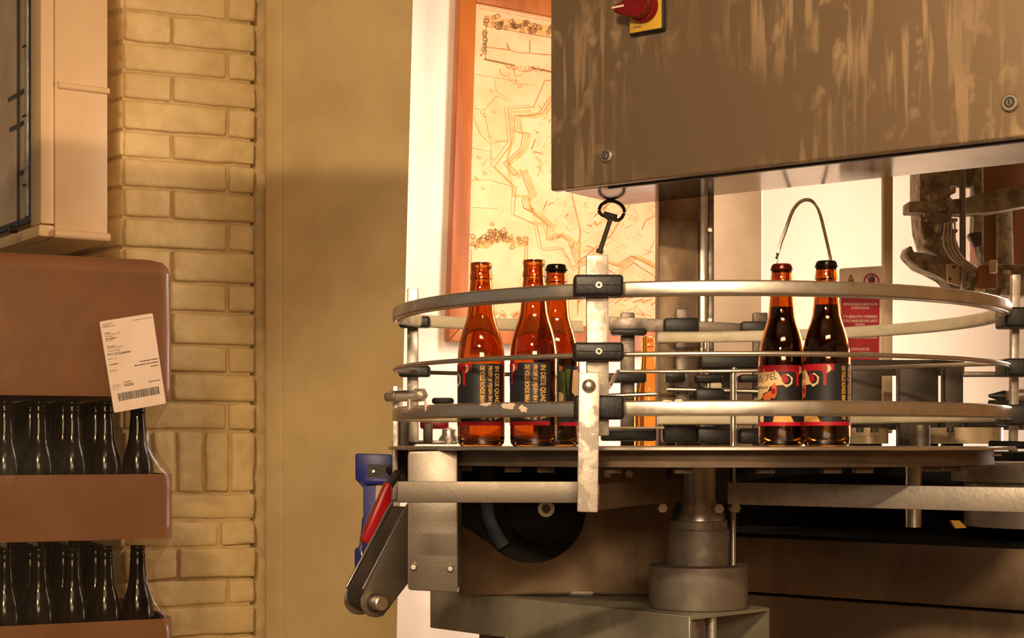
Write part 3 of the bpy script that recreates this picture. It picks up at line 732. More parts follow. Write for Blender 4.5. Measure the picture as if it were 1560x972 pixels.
tr = part('top_rail', rt, M_rail, lambda bm: sweep(bm, rail_path(0.1815), flat(0.007, 0.0175, 0.0033)))
part('nylon_liner', tr, M_nylon, lambda bm: sweep(bm, rail_path(0.1815, RR - 0.0085), flat(0.010, 0.0185, 0.0045)))
mr = part('middle_rod', rt, M_rail, lambda bm: (tube(bm, rail_path(0.105, th1=-2.0, back=False), 0.0031, 10)))
part('rear_rod', rt, M_rail, lambda bm: tube(bm, catmull([rp(-6, RR, 0.113), rp(10, RR, .118), rp(30, RR, 0.122), rp(50, RR, 0.123), rp(70, RR, 0.124), rp(88, RR, 0.124), rp(101, RR + .004, 0.124)], 8), 0.0034, 10))
part('entry_rod', rt, M_steel, lambda bm: tube(bm, [rp(101, RR + .004, 0.124), W(928, 590, 2.42)], 0.0033, 10))
part('rear_rod', rt, M_midsteel, lambda bm: tube(bm, catmull([rp(180, RR, 0.105), V((-0.14, 2.31, E + 0.106)), V((-.06, 2.36, E + .106)), V((0.09, 2.42, E + 0.106))], 6), 0.0032, 10))
lr = part('lower_rail', rt, M_rail, lambda bm: sweep(bm, rail_path(0.0420), flat(0.007, 0.0185, 0.0033)))
part('nylon_liner', lr, M_nylon, lambda bm: sweep(bm, rail_path(0.0420, RR - 0.0085), flat(0.010, 0.0170, 0.0045)))
# paint splashes dried on the lower rail
rsp = random.Random(21)
for px, py, sx, sy in ((775, 619, 15, 6), (797, 623, 8, 6), (648, 617, 3, 9), (623, 616, 3, 8), (740, 616, 12, 3), (1016, 611.5, 8, 3), (1034, 611, 6, 3)):
    Y = None
    d = ray(px, py)
    a = d.x ** 2 + 1; b = -2 * (d.x * RC.x + RC.y); c = RC.x ** 2 + RC.y ** 2 - (RR + 0.0036) ** 2
    Y = (-b - math.sqrt(b * b - 4 * a * c)) / (2 * a)
    p = W(px, py, Y); nn = V((p.x - RC.x, p.y - RC.y, 0)).normalized(); uu = V((-nn.y, nn.x, 0))
    pts = []
    for i in range(14):
        q = 2 * PI * i / 14; k = rsp.uniform(0.6, 1.15)
        pts.append(p + uu * (sx * k * math.cos(q) / F * Y) + V((0, 0, sy * k * math.sin(q) / F * Y)))
    part('paint_splash', lr, M_label, lambda bm: prism(bm, [v + nn * 0.0004 for v in pts], -nn * 0.0015))

def clamp(post, c, wd, h, dp, ax, screw=True):
    o = part('clamp', post, M_black, lambda bm: box(bm, c, (wd, h, dp), ax, 0.004, 3))
    if screw:
        q = c + ax[2] * dp / 2
        part('screw', o, M_steel, lambda bm: (cyl(bm, q - ax[2] * .001, q + ax[2] * 0.0015, 0.0043, 16, bev=.0006)))
        part('screw_socket', o, M_black, lambda bm: cyl(bm, q + ax[2] * .0013, q + ax[2] * .0018, 0.0021, 6))
        part('seam', o, M_blackmatte, lambda bm: (box(bm, q - ax[0] * wd * .26, (wd * .34, .0008, .0006), ax), box(bm, q + ax[0] * wd * .26, (wd * .34, .0008, .0006), ax)))
    return o
AXF = (V((1, 0, 0)), V((0, 0, 1)), V((0, -1, 0)))
fp = part('front_post', rt, M_alu, plate, [(893, 388), (927, 388), (928, 664), (894, 664)], W(910, 500, 1.836), NY, 0.012, 0.0015)
for py, wpx, hpx in ((436.5, 76, 33), (536.5, 77, 28), (621, 76, 37)):
    c = W(911 if py < 600 else 912, py, 1.838); clamp(fp, c, wpx / F * 1.82, hpx / F * 1.82, 0.036, AXF, py < 600)
bb = part('bracket_bar', rt, M_scuffed, plate, [(882, 568), (914, 567), (911, 781), (879.5, 780)], W(897, 680, 1.800), NY, 0.010, 0.002)
q = W(897, 588, 1.800); part('dome_bolt', bb, M_rail, lambda bm: lathe(bm, [(0.0, 0.0065), (0.004, 0.0058), (0.0066, 0.004), (0.0082, 0.001), (0.0082, -0.002), (0.0, -0.002)], (0, 0, 0), 24))
db = [o for o in bb.children if o.name.startswith('dome_bolt')][0]
db.matrix_parent_inverse = wmat(bb).inverted() @ Matrix.Translation(q) @ Matrix.Rotation(PI / 2, 4, 'X')
# left post on its flange
lp_ = part('side_post', rt, M_steel, lambda bm: (box(bm, W(629, 557, 2.345) + V((0, 0, 0)), (0.0165, 0.012, 0.228), None, 0.001)))
for py, wpx in ((491, 48), (566, 48)):
    clamp(lp_, W(632, py, 2.322), wpx / F * 2.32, 0.0165, 0.03, AXF, False)
part('post_flange', rt, M_alu, plate, [(598.5, 588), (606, 588), (606, 765), (597.5, 765)], W(602, 680, 2.305), NY, 0.09, 0.0008)
part('flange_side', rt, M_dark, plate, [(606.5, 642), (622, 642), (622, 765), (606.5, 765)], W(614, 700, 2.33), NY, 0.05, 0.001)  # separate dark plate in place of the flange's side face
p0 = W(590, 605, 2.0); p1 = W(641, 601, 2.18)
part('spacer_bolt', rt, M_rail, lambda bm: (cyl(bm, W(587, 605, 2.28), W(598, 604, 2.285), 0.0070, 18, bev=.002), cyl(bm, W(597, 604, 2.29), W(640, 602, 2.34), 0.0085, 18), cyl(bm, W(636, 602, 2.33), W(643, 602, 2.34), 0.011, 6)))
# right post
rp_ = part('side_post', rt, M_alu, plate, [(1542.5, 418), (1555, 418), (1551, 688), (1540, 688)], W(1548, 550, 2.17), NY, 0.012, 0.001)
for py, hpx in ((485, 31), (560.5, 27), (632.5, 32)):
    clamp(rp_, W(1549, py, 2.150), 52 / F * 2.12, hpx / F * 2.12, 0.05, AXF, False)
# frame bars and arms under the disc
def barpath(bm, a, b, z0, z1, th):
    a = V(a); b = V(b); t = (b - a).normalized(); s = V((-t.y, t.x, 0))
    prism(bm, [a + V((0, 0, z0)), b + V((0, 0, z0)), b + V((0, 0, z1)), a + V((0, 0, z1))], s * th, 0.001)
part('cross_bar', rt, M_cover, barpath, (-0.1345, 1.850, E), (0.10, 1.840, E), -0.0685, -0.0435, 0.006)
part('arm', rt, M_brown, barpath, (0.102, 1.842, E), (0.232, 2.17, E), -0.0770, -0.0465, 0.012)
part('arm', rt, M_alu, barpath, (0.290, 2.12, E), (0.640, 1.835, E), -0.0805, -0.0512, 0.012)
col = part('column', rt, M_column, lambda bm: lathe(bm, [(0.0, -0.171), (0.0445, -0.171), (0.0445, -0.1225), (0.0435, -0.121), (0.0415, -0.1205), (0.0415, -0.109), (0.0405, -0.108), (0.0, -0.108)], (0.266, 2.25, E), 48))
part('hub_bell', col, M_steel, lambda bm: lathe(bm, [(0.0, -0.108), (0.0395, -0.108), (0.0385, -0.100), (0.034, -0.090), (0.030, -0.080), (0.030, -0.01), (0.0, -0.01)], (0.266, 2.25, E), 40))
part('hub_block', col, M_dark, lambda bm: box(bm, (0.266, 2.26, E - 0.052), (0.085, 0.06, 0.062), None, 0.004))
for px, py in ((1010, 774), (1096, 775), (1121, 774)):
    a = W(px, py, 2.19); part('hub_bolt', col, M_steel, lambda bm: (cyl(bm, a, a + V((0, 0.03, 0)), 0.0075, 6, bev=.001)))
part('base_drum', rt, M_column, lambda bm: lathe(bm, [(0.0, -0.2315), (0.0695, -0.2315), (0.0705, -0.2300), (0.0705, -0.1725), (0.069, -0.1715), (0.0, -0.1715)], (0.266, 2.25, E), 64))
part('tie_rod', rt, M_steel, lambda bm: cyl(bm, W(1117, 570, 2.30) + V((0, 0, 0)), W(1117, 862, 2.23), 0.0042, 12))

# channel beam carrying the column
beam = thing('channel_beam', 'olive grey steel channel beam under the central column', 'beam', (0.2, 2.3, E - 0.30))
A = V((-0.132, 2.53, 0)); Bq = V((0.24, 2.13, 0)); bd = (Bq - A).normalized(); bw = V((-bd.y, bd.x, 0)); bw = bw if bw.y > 0 else -bw
def bq(s, d, z): return A + bd * s + bw * d + V((0, 0, E + z))
BL = (Bq - A).length; TOPZ = -0.2325
def chan(bm):
    t = 0.004; wd = 0.175
    prof = [(0, -0.062), (0, 0), (wd, 0), (wd, -0.062), (wd - t, -0.062), (wd - t, -t), (t, -t), (t, -0.062)]
    prism(bm, [bq(0, d, TOPZ + z) for d, z in prof], bd * BL, 0.001, 1)
part('channel', beam, M_olive, chan)
for s, nm in ((0.10, 'leg'), (BL - 0.035, 'leg')):
    p = bq(s, 0.045, 0); part('leg', beam, M_midsteel, lambda bm: cyl(bm, (p.x, p.y, 0.0), (p.x, p.y, E + TOPZ - 0.0045), 0.021, 24))
p = bq(BL - 0.012, 0.062, 0); part('conduit', beam, M_alu, lambda bm: cyl(bm, (p.x, p.y, 0.0), (p.x, p.y, E + TOPZ - 0.0045), 0.006, 14))
bl_c = catmull([W(820, 915, 2.5), W(838, 945, 2.48), W(850, 975, 2.46), W(855, 1100, 2.45)], 6)
tag(part('cable', None, M_black, lambda bm: tube(bm, bl_c, 0.004, 8)), 'short black cable hanging below the olive beam', 'cable')

# ------------------------------------------------------------------ conveyor end at the left
cv = thing('conveyor_end', 'steel conveyor nose with triangular side plates and a pin at the lower left', 'conveyor', W(600, 940, 2.1))
NN = V((0.62, -0.785, 0)).normalized(); NP = W(590, 850, 2.07)
def nosepts(dx=0, dy=0):
    pts = [(623, 765), (625, 885)]
    cx, cy, r = 573, 918, 23
    for a in range(60, 226, 15): pts.append((cx + r * math.cos(math.radians(a)), cy + r * math.sin(math.radians(a))))
    pts += [(552, 897), (616, 776)]
    return [(x + dx, y + dy) for x, y in pts]
part('side_plate', cv, M_cover, plate, nosepts(), NP, NN, 0.003, 0.0008)
RPn = NP - NN * 0.042
back = [(PL(x, y, NP, NN) - NN * 0.042) for x, y in nosepts()]
part('side_plate', cv, M_steel, lambda bm: prism(bm, back, NN * 0.003, 0.0008))
belt = [(PL(x, y, NP, NN) - NN * 0.004) for x, y in ((622, 772), (552.5, 899), (551, 912), (556, 925), (569, 934), (582, 928), (592, 915), (625, 860))]
part('belt', cv, M_dark, lambda bm: prism(bm, [p + V((0.002, 0, 0.0)) for p in belt], -NN * 0.034))
pc = PL(571, 918, NP, NN)
part('pin', cv, M_rail, lambda bm: cyl(bm, pc - NN * 0.046, pc + NN * 0.018, 0.0098, 28, bev=0.0015))
part('pin_collar', cv, M_dark, lambda bm: cyl(bm, pc + NN * 0.0005, pc + NN * 0.0015, 0.0125, 28))
# cover box
cb = part('cover_box', cv, M_cover, lambda bm: plate(bm, rounded_px([V(q_) for q_ in ((621, 688), (697, 686), (697.5, 903), (621, 899))], 6), W(660, 790, 2.0), NY, 0.16, 0.0012))
for px, py in ((630, 863.5), (686, 866)):
    a = W(px, py, 1.999); part('screw', cb, M_rail, lambda bm: (cyl(bm, a + V((0, .002, 0)), a + NY * 0.004, 0.0045, 18, bev=.0014), box(bm, a + NY * 0.0042, (0.006, 0.0008, 0.001))))
part('end_block', cv, M_dark, lambda bm: box(bm, W(615, 715, 2.44), (0.03, 0.08, 0.09), None, 0.002))
# fittings on the conveyor left of the bottles
part('chrome_guide', cv, M_rail, lambda bm: lathe(bm, [(0.0, 0.0), (0.016, 0.0), (0.016, 0.008), (0.011, 0.014), (0.011, 0.022), (0.0, 0.026)], W(684, 676, 2.46), 28))
part('red_knob', cv, M_red, lambda bm: box(bm, W(662, 646, 2.5), (0.045, 0.03, 0.016), None, 0.004))
part('guide_block', cv, M_midsteel, lambda bm: box(bm, W(628, 655, 2.36), (0.012, 0.02, 0.045), None, 0.002))
part('guide_block', cv, M_midsteel, lambda bm: box(bm, W(652, 660, 2.42), (0.014, 0.02, 0.030), None, 0.002))
part('guide_strip', cv, M_steel, lambda bm: box(bm, W(660, 674, 2.47), (0.075, 0.05, 0.006), None, 0.002))
part('guide_clamp', cv, M_black, lambda bm: box(bm, W(675, 611, 2.44), (0.034, 0.03, 0.010), None, 0.004))

# blue plastic holder and red lever
bh = thing('plastic_holder', 'bright blue moulded plastic holder fixed left of the conveyor end', 'holder', W(568, 872, 2.62))
BPn = W(568, 780, 2.55)
part('moulding', bh, M_blue, plate, [(541, 691), (597, 692), (600, 800), (580, 845), (556, 858), (556, 872), (540, 872), (540, 836), (550, 833), (551, 792), (556, 778), (556, 742), (541, 731)], BPn, NY, 0.035, 0.003)
part('recess', bh, M_black, plate, [(560, 707), (592, 708), (592, 728), (560, 727)], BPn + NY * 0.0006, NY, 0.002)
part('ridge', bh, M_blue, plate, [(550, 729), (600, 730), (600, 737), (556, 739)], BPn + NY * 0.008, NY, 0.010, 0.002)
part('screw', bh, M_rail, lambda bm: cyl(bm, W(569, 718, 2.548), W(569, 718, 2.543), 0.0022, 12))
part('printed_tag', bh, M_grey, plate, [(573, 740), (582, 738), (581, 760), (572, 763)], BPn + NY * 0.0006, NY, 0.002)
part('mounting_arm', bh, M_dark, lambda bm: tube(bm, [W(592, 716, 2.57), W(611, 714, 2.46)], 0.008, 10))
rl = thing('red_lever', 'red plastic lever grip slanting beside the blue holder', 'lever', W(560, 860, 2.2))
part('grip', rl, M_red, plate, [(590, 733), (598, 738), (598, 765), (567, 831), (550, 825)], W(575, 780, 2.22), V((0.3, -0.95, 0)), 0.022, 0.004)
part('wire', rl, M_rail, lambda bm: tube(bm, catmull([W(553, 820, 2.24), W(550, 838, 2.24), W(556, 856, 2.24), W(566, 862, 2.25)], 6), 0.0018, 8))
part('shank', rl, M_dark, lambda bm: cyl(bm, W(592, 742, 2.24), W(606, 720, 2.26), 0.006, 14))

# drive wheel housing behind the cover
hs = thing('drive_housing', 'black round drive wheel housing behind the cross bar', 'machine housing', W(810, 858, 2.25))
def dhouse(bm):
    pts = [(700, 694), (893, 694), (893, 775)]
    for a in range(8, 91, 8): pts.append((810 + 83 * math.cos(math.radians(a)), 775 + 83 * math.sin(math.radians(a))))
    for a in range(98, 150, 8): pts.append((810 + 83 * math.cos(math.radians(a)), 775 + 83 * math.sin(math.radians(a))))
    pts += [(716, 808), (700, 800)]  # left of the wheel the black outline also fills in a shadow
    plate(bm, pts, W(800, 780, 2.24), NY, 0.08, 0.003)
part('housing', hs, M_blackmatte, dhouse)
hw = W(826, 775, 2.24)
part('wheel', hs, M_blackmatte, lambda bm: cyl(bm, hw, hw + NY * 0.02, 0.050, 48, bev=0.004))
wsh = W(832, 775, 2.215)
wo = part('washer', hs, M_nylon, lambda bm: cyl(bm, wsh + V((0, .004, 0)), wsh + NY * 0.004, 0.0118, 28, bev=.001))
part('hex_bolt', wo, M_dark, lambda bm: cyl(bm, wsh + NY * .004, wsh + NY * 0.010, 0.0064, 6, bev=.0008))
part('blue_rim', hs, M_darkblue, lambda bm: sweep(bm, catmull([W(741, 700, 2.236), W(742, 768, 2.236), W(749, 800, 2.236), W(768, 832, 2.236)], 6), rrect(0.010, 0.020, 0.003, 2)))

# stained steel panel behind
gp = thing('gear_case', 'brown stained steel gear case plate behind the column', 'machine panel', W(850, 905, 2.5))
part('plate', gp, M_brown, plate, [(699, 692), (1075, 692), (1075, 907), (906, 907), (905, 899), (872, 899), (866, 907), (699, 907)], W(850, 800, 2.42), NY, 0.05, 0.002)
part('lower_leg', gp, M_brown, plate, [(906, 901), (1012, 901), (1012, 1300), (906, 1300)], W(950, 900, 2.44), NY, 0.05, 0.002)
for px in (925, 958):
    a = W(px, 722, 2.415); part('screw', gp, M_steel, lambda bm: cyl(bm, a, a + NY * .006, .007, 6, bev=.001))

# ------------------------------------------------------------------ machine base at the lower right
mb = thing('machine_base', 'wide brown stained steel machine base at the lower right', 'machine base', (0.75, 2.75, 0.0))
BD = V((0.766, -0.643, 0)); BNn = V((-0.643, -0.766, 0)); BP0 = W(1135, 903, 2.6)
def base_pt(t, z, d=0.0): q_ = V((BP0.x, BP0.y, 0)) + BD * t - BNn * d; q_.z = E + z; return q_
def base_panel(bm, z0, z1, d=0.0, th=0.02, bev=0.002):
    prism(bm, [base_pt(-0.135, z0, d), base_pt(0.62, z0, d), base_pt(0.62, z1, d), base_pt(-0.135, z1, d)], -BNn * th, bev)
part('upper_panel', mb, M_brown, base_panel, -0.2430, -0.152)
part('lower_panel', mb, M_brown, base_panel, -0.95, -0.2475)
part('deck', mb, M_blackmatte, lambda bm: prism(bm, [base_pt(-0.135, -0.152, -.002), base_pt(0.62, -0.152, -.002), base_pt(0.85, -0.152, 0.9), base_pt(-0.135, -0.152, 0.75)], V((0, 0, 0.006))))  # coloured black to stand in for the shade of the recess
part('dark_interior', mb, M_blackmatte, lambda bm: prism(bm, [base_pt(-0.34, -0.15, .22), base_pt(0.70, -0.15, .22), base_pt(0.70, -0.012, .22), base_pt(-0.34, -0.012, .22)], -BNn * 0.25, 0.004))  # black box standing in for the shaded inside of the machine
part('carcass', mb, M_blackmatte, base_panel, -0.94, -0.158, 0.0205, 0.05, 0)
part('shaft', mb, M_steel, lambda bm: cyl(bm, W(1392, 706, 2.33), W(1392, 803, 2.33), 0.0115, 24))
part('shaft_collar', mb, M_midsteel, lambda bm: cyl(bm, W(1402, 648, 2.33), W(1402, 690, 2.33), 0.014, 24))
part('orange_lit_tile', mb, M_yellow, plate, [(1449, 793), (1462, 793), (1473, 804), (1456, 805)], W(1460, 800, 2.28), NY, 0.01)  # yellow colour stands in for the orange light on this tile
dr = W(1590, 700, 2.42)
part('turret', mb, M_column, lambda bm: lathe(bm, [(0.0, -0.125), (0.118, -0.125), (0.118, -0.060), (0.122, -0.058), (0.137, -0.056), (0.137, -0.030), (0.134, -0.027), (0.0, -0.027)], (dr.x, dr.y, E), 64))
part('slide_plate', mb, M_rail, plate, [(1438, 691), (1526, 691.5), (1526, 695), (1438, 694)], W(1480, 690, 2.12), NY, 0.05, 0.0005)
part('control_rod', mb, M_blackmatte, lambda bm: (cyl(bm, W(1507, 677, 2.12), W(1600, 679, 2.12), 0.0052, 16, bev=.001)))
part('control_rod', mb, M_dark, lambda bm: (cyl(bm, W(1506, 614, 2.3), W(1600, 615, 2.3), 0.0045, 16, bev=.001)))
part('control_rod', mb, M_rail, lambda bm: (cyl(bm, W(1538, 603, 2.35), W(1600, 601, 2.35), 0.0095, 20, bev=.001), cyl(bm, W(1528, 604, 2.35), W(1538, 603, 2.35), 0.009, 6)))
part('cone_tip', mb, M_black, lambda bm: cyl(bm, W(1506, 603, 2.35), W(1530, 604, 2.35), 0.002, 20, 0.0095))

# ------------------------------------------------------------------ guide station behind the table
gs = thing('bottle_guide_station', 'dark clamps, posts and bars of the bottle guides behind the rail ring', 'machine guides', W(1080, 680, 2.8))
def gpart(name, m, q, Y, th=0.02, bev=0.002):
    x0, y0, x1, y1 = q
    return part(name, gs, m, plate, [(x0, y0), (x1, y0), (x1, y1), (x0, y1)], W((x0 + x1) / 2, (y0 + y1) / 2, Y), NY, th, bev)
part('back_bar', gs, M_midsteel, plate, [(928, 482), (1160, 494), (1160, 510), (928, 503)], W(1040, 490, 2.735), NY, 0.008, 0.001)
for q in ((946, 476, 967, 685), (1030, 470, 1050, 685), (1148, 476, 1170, 685)): gpart('post', M_midsteel, q, 2.75, 0.02)
for q, Y in (((1012, 484, 1065, 508), 2.715), ((1130, 489, 1178, 509), 2.715), ((931, 500, 986, 510), 2.715), ((1068, 540, 1160, 561), 2.72), ((1014, 566, 1044, 582), 2.715), ((1060, 570, 1102, 583), 2.715), ((1128, 570, 1166, 582), 2.715), ((925, 568, 985, 583), 2.72), ((1060, 592, 1104, 612), 2.72),
             ((1010, 628, 1062, 674), 2.70), ((1063, 650, 1118, 676), 2.69), ((1128, 652, 1162, 676), 2.69), ((916, 650, 1000, 672), 2.70)):
    gpart('clamp_block', M_black, q, Y, 0.035, 0.004)
for a, b, Y, r in (((1016, 593), (1180, 597), 2.73, 0.0045), ((1118, 560), (1118, 700), 2.71, 0.0048), ((1075, 500), (1075, 600), 2.76, .005), ((905, 604), (1000, 600), 2.72, .004)):
    part('rod', gs, M_rail, lambda bm: cyl(bm, W(a[0], a[1], Y), W(b[0], b[1], Y), r, 14))
gpart('white_spacer', M_nylon, (1082, 583, 1100, 592), 2.712, 0.02, 0.003)
gpart('guide_strip', M_grey, (905, 650, 1012, 653), 2.66, 0.02, 0.0005)
gpart('backing_plate', M_dark, (1052, 560, 1122, 690), 2.86, 0.02)
gpart('backing_plate', M_grey, (1122, 572, 1160, 690), 2.90, 0.02)
# right-hand run
for q in ((1298, 556, 1344, 690), (1371, 556, 1430, 690), (1440, 556, 1468, 690)): gpart('dark_upright', M_dark, q, 2.62, 0.03)
gpart('cross_member', M_dark, (1170, 548, 1470, 572), 2.80, 0.02)
gpart('cross_member', M_midsteel, (1468, 566, 1560, 574), 2.80, 0.02)
gpart('lower_cross_member', M_dark, (1170, 636, 1560, 652), 2.70, 0.02)
for px, r in ((1322, 0.033), (1468, 0.062)):
    p = W(px, 676, 2.57); part('clear_starwheel', gs, M_cloudy, lambda bm: lathe(bm, [(0.0, 0.0), (r, 0.0), (r, 0.026), (0.0, 0.026)], p, 40))
for px in (1310, 1332, 1404, 1448):
    p = W(px, 651, 2.5); part('nut', gs, M_dark, lambda bm: cyl(bm, p, p + V((0, 0, -0.008)), 0.006, 8))

# pale panel right of the pillar
pp = part('pale_panel', None, M_panel, plate, [(1060, 150), (1160, 150), (1160, 1371), (1060, 1371)], W(1120, 450, 3.45), NY, 0.012, 0.001)
tag(pp, 'pale beige machine panel right of the square pillar', 'panel')
# guard door: frame uprights and clear sheets
gd = thing('guard_door', 'clear polycarbonate guard with a grey upright behind the capped bottles', 'guard', W(1355, 640, 3.0))
part('upright', gd, M_grey, plate, [(1346, 180), (1361, 180), (1360, 660), (1346, 660)], W(1353, 450, 3.0), NY, 0.02, 0.002)
part('clear_sheet', gd, M_poly, plate, [(1163, 180), (1345.5, 180), (1345.5, 640), (1163, 640)], W(1250, 450, 3.01), NY, 0.004)
part('clear_sheet', gd, M_poly, plate, [(1361.5, 180), (1640, 180), (1640, 640), (1361.5, 640)], W(1450, 450, 3.01), NY, 0.004)
part('bottom_rail', gd, M_midsteel, plate, [(1163, 640), (1640, 640), (1640, 655), (1163, 655)], W(1400, 648, 3.0), NY, 0.02, 0.001)
# bent steel strap
st = catmull([W(1176, 470, 2.74), W(1183, 395, 2.74), W(1198, 347, 2.74), (W(1209, 319, 2.74)), W(1222, 306, 2.74), W(1236, 306, 2.74), W(1247, 320, 2.75), W(1256, 353, 2.755), W(1266, 402, 2.76), W(1272, 470, 2.76)], 6)
so = part('bent_strap', None, M_steel, lambda bm: sweep(bm, st, rrect(0.0016, 0.0065, 0.0007, 2)))
tag(so, 'thin steel strap bent into a tall arch behind the two capped bottles', 'strap')

# warning sign on the guard
SG = W(1312, 480, 2.985); SGn = NY
sg = thing('warning_sign', 'red and white safety sign with warning triangle and hand symbol on the guard', 'sign', W(1312, 562, 2.985))
def sp(x, y, off=0.0008): return PL(x, y, SG, SGn) + SGn * off
part('board', sg, M_sign, plate, rounded_px([V(q_) for q_ in ((1279, 409), (1345, 405), (1344, 558), (1279, 556))], 4), SG, SGn, 0.003)
def poly(bm, pts, off=0.0006): bm.faces.new([bm.verts.new(sp(x, y, off)) for x, y in pts])
bm = NB(); poly(bm, [(1281, 452), (1340, 450), (1339, 551), (1282, 552)]); finish(bm, 'red_field', M_signred, sg, 0)
bm = NB(); poly(bm, [(1296, 417), (1306, 440), (1287, 440)], .0005); finish(bm, 'triangle_edge', M_print, sg, 0)
bm = NB(); poly(bm, [(1296, 420.5), (1303, 438), (1289.5, 438)], .0008); finish(bm, 'yellow_triangle', M_yellow, sg, 0)
bm = NB(); poly(bm, [(1295, 426), (1297.4, 426), (1296.8, 433), (1295.6, 433)], .0011); poly(bm, [(1295.2, 434), (1297.2, 434), (1297.2, 436), (1295.2, 436)], .0011)
hand = [(1323, 430), (1322, 424), (1324, 424), (1325.4, 428), (1325, 420), (1327, 420), (1328, 426), (1328, 419), (1330, 419), (1330.4, 426), (1331.4, 420), (1333, 421), (1332.4, 434), (1330, 438), (1326, 437)]
poly(bm, hand, .0006); finish(bm, 'black_symbols', M_print, sg, 0)
bm = NB(); strip(bm, [sp(x, y, .0009) for x, y in arcpts(1327.5, 428.5, 11, 0, 360, 28)], 2.6 / F * 3, SGn); strip(bm, [sp(1320, 421, .0009), sp(1335, 436, .0009)], 2.2 / F * 3, SGn); finish(bm, 'prohibition_ring', M_signred, sg, 0)
bm = NB()
for s, x0, x1, yb, hh in (('INTRODURRE LE MANI OLTRE', 1285, 1337, 465.5, 4), ('LE PROTEZIONI', 1297, 1324, 471, 4), ('IT IS ABSOLUTELY FORBIDDEN', 1284.5, 1336, 484.5, 4.2), ('TO PUT HANDS BEYOND SAFETY', 1283.5, 1337, 491, 4.2), ('GUARDS', 1303, 1317, 496.5, 4), ('IL EST ABSOLUMENT INTERDIT', 1284, 1336, 509, 4.2),
                          ('DE METTRE LES MAINS DERRIERE', 1284, 1336, 516, 4), ('CONTROLLER DES', 1296, 1324, 534, 4), ('PROTECTIONS', 1298, 1330, 540, 3.6)):
    add_text(bm, s, lambda a, b: sp(x0 + (x1 - x0) * a, yb - hh * b, .0011), 0.01)
finish(bm, 'white_lettering', M_sign, sg, 0)

# filling carousel behind the guard, upper right
fc = thing('filler_carousel', 'dark mottled filling carousel behind the clear guard at the right', 'filling machine', W(1480, 450, 3.3))
def fpart(name, m, pts, Y, th=0.05, bev=0.003): return part(name, fc, m, plate, pts, W(pts[0][0], pts[0][1], Y), NY, th, bev)
fpart('curved_casting', M_filler, [(1401, -150), (1445, -150), (1446, 320), (1452, 350), (1466, 392), (1470, 402), (1444, 402), (1430, 386), (1412, 378), (1404, 350), (1401, 310)], 3.25, 0.08)
fpart('cross_arm', M_filler, [(1384, 307), (1470, 304), (1560, 280), (1640, 262), (1640, 300), (1520, 322), (1470, 326), (1384, 323.5)], 3.22, 0.05)
fpart('lower_casting', M_filler, [(1410, 385), (1445, 396), (1470, 404), (1490, 412), (1500, 400), (1560, 404), (1640, 404), (1640, 452), (1470, 449), (1452, 442), (1440, 424), (1420, 416), (1400, 408), (1384, 392), (1381, 386), (1386, 374), (1391, 376), (1390, 386)], 3.24, 0.06)
fpart('bracket_plate', M_grey, [(1443, 402), (1466, 400), (1472, 438), (1444, 430)], 3.22, 0.01, 0.001)
for x, y in ((1453, 407), (1447, 425)):
    a = W(x, y, 3.218); part('bracket_hole', fc, M_black, lambda bm: cyl(bm, a, a + NY * .002, .003, 12))
fpart('upright_rod', M_midsteel, [(1463, -150), (1470, -150), (1472, 440), (1466, 440)], 3.20, 0.02, 0.001)
fpart('upright', M_filler, [(1485, -150), (1497, -150), (1497, 300), (1485, 300)], 3.26, 0.03, 0.001)
fpart('upright', M_filler, [(1484, 318), (1497, 316), (1499, 404), (1498, 404), (1492, 376), (1480, 362), (1478, 356), (1484, 354)], 3.26, 0.03, 0.001)
fpart('lever_block', M_black, [(1478, 355), (1496, 352), (1496, 374), (1488, 376)], 3.18, 0.02, 0.001)
fpart('rust_housing', M_rust, [(1498, -150), (1640, -150), (1640, 410), (1498, 410)], 3.32, 0.1)
fpart('rust_housing', M_filler, [(1520, 300), (1542, 298), (1545, 405), (1520, 405)], 3.30, 0.02)
fpart('top_plate', M_filler, [(1430, -150), (1485, -150), (1486, 284), (1430, 282)], 3.28, 0.03)
fpart('small_block', M_rust, [(1490, 405), (1520, 400), (1520, 440), (1490, 440)], 3.20, 0.02)
fpart('small_block', M_grey, [(1508, 396), (1520, 396), (1520, 416), (1508, 416)], 3.19, 0.01)
rf = random.Random(31)
for k in range(26):
    x = rf.uniform(1402, 1452); y = rf.uniform(262, 372); wd = rf.uniform(5, 14); hh = rf.uniform(4, 12)
    if k > 14: x = rf.uniform(1440, 1545); y = rf.uniform(408, 440)
    fpart('nozzle_block', rf.choice((M_filler, M_midsteel, M_filler, M_grey)), [(x, y), (x + wd, y), (x + wd, y + hh), (x, y + hh)], 3.232 - rf.uniform(0, .03), 0.03, 0.002)
for k in range(4):
    o = k * 6.0
    part('bent_wire', fc, M_alu, lambda bm: tube(bm, catmull([W(1440 + o * .8, 340 - k * 2, 3.21), W(1438 + o, 372, 3.2), W(1450 + o, 394, 3.2), W(1466 + o, 405, 3.2), W(1482 + o, 416, 3.21)], 5), 0.0022, 8))

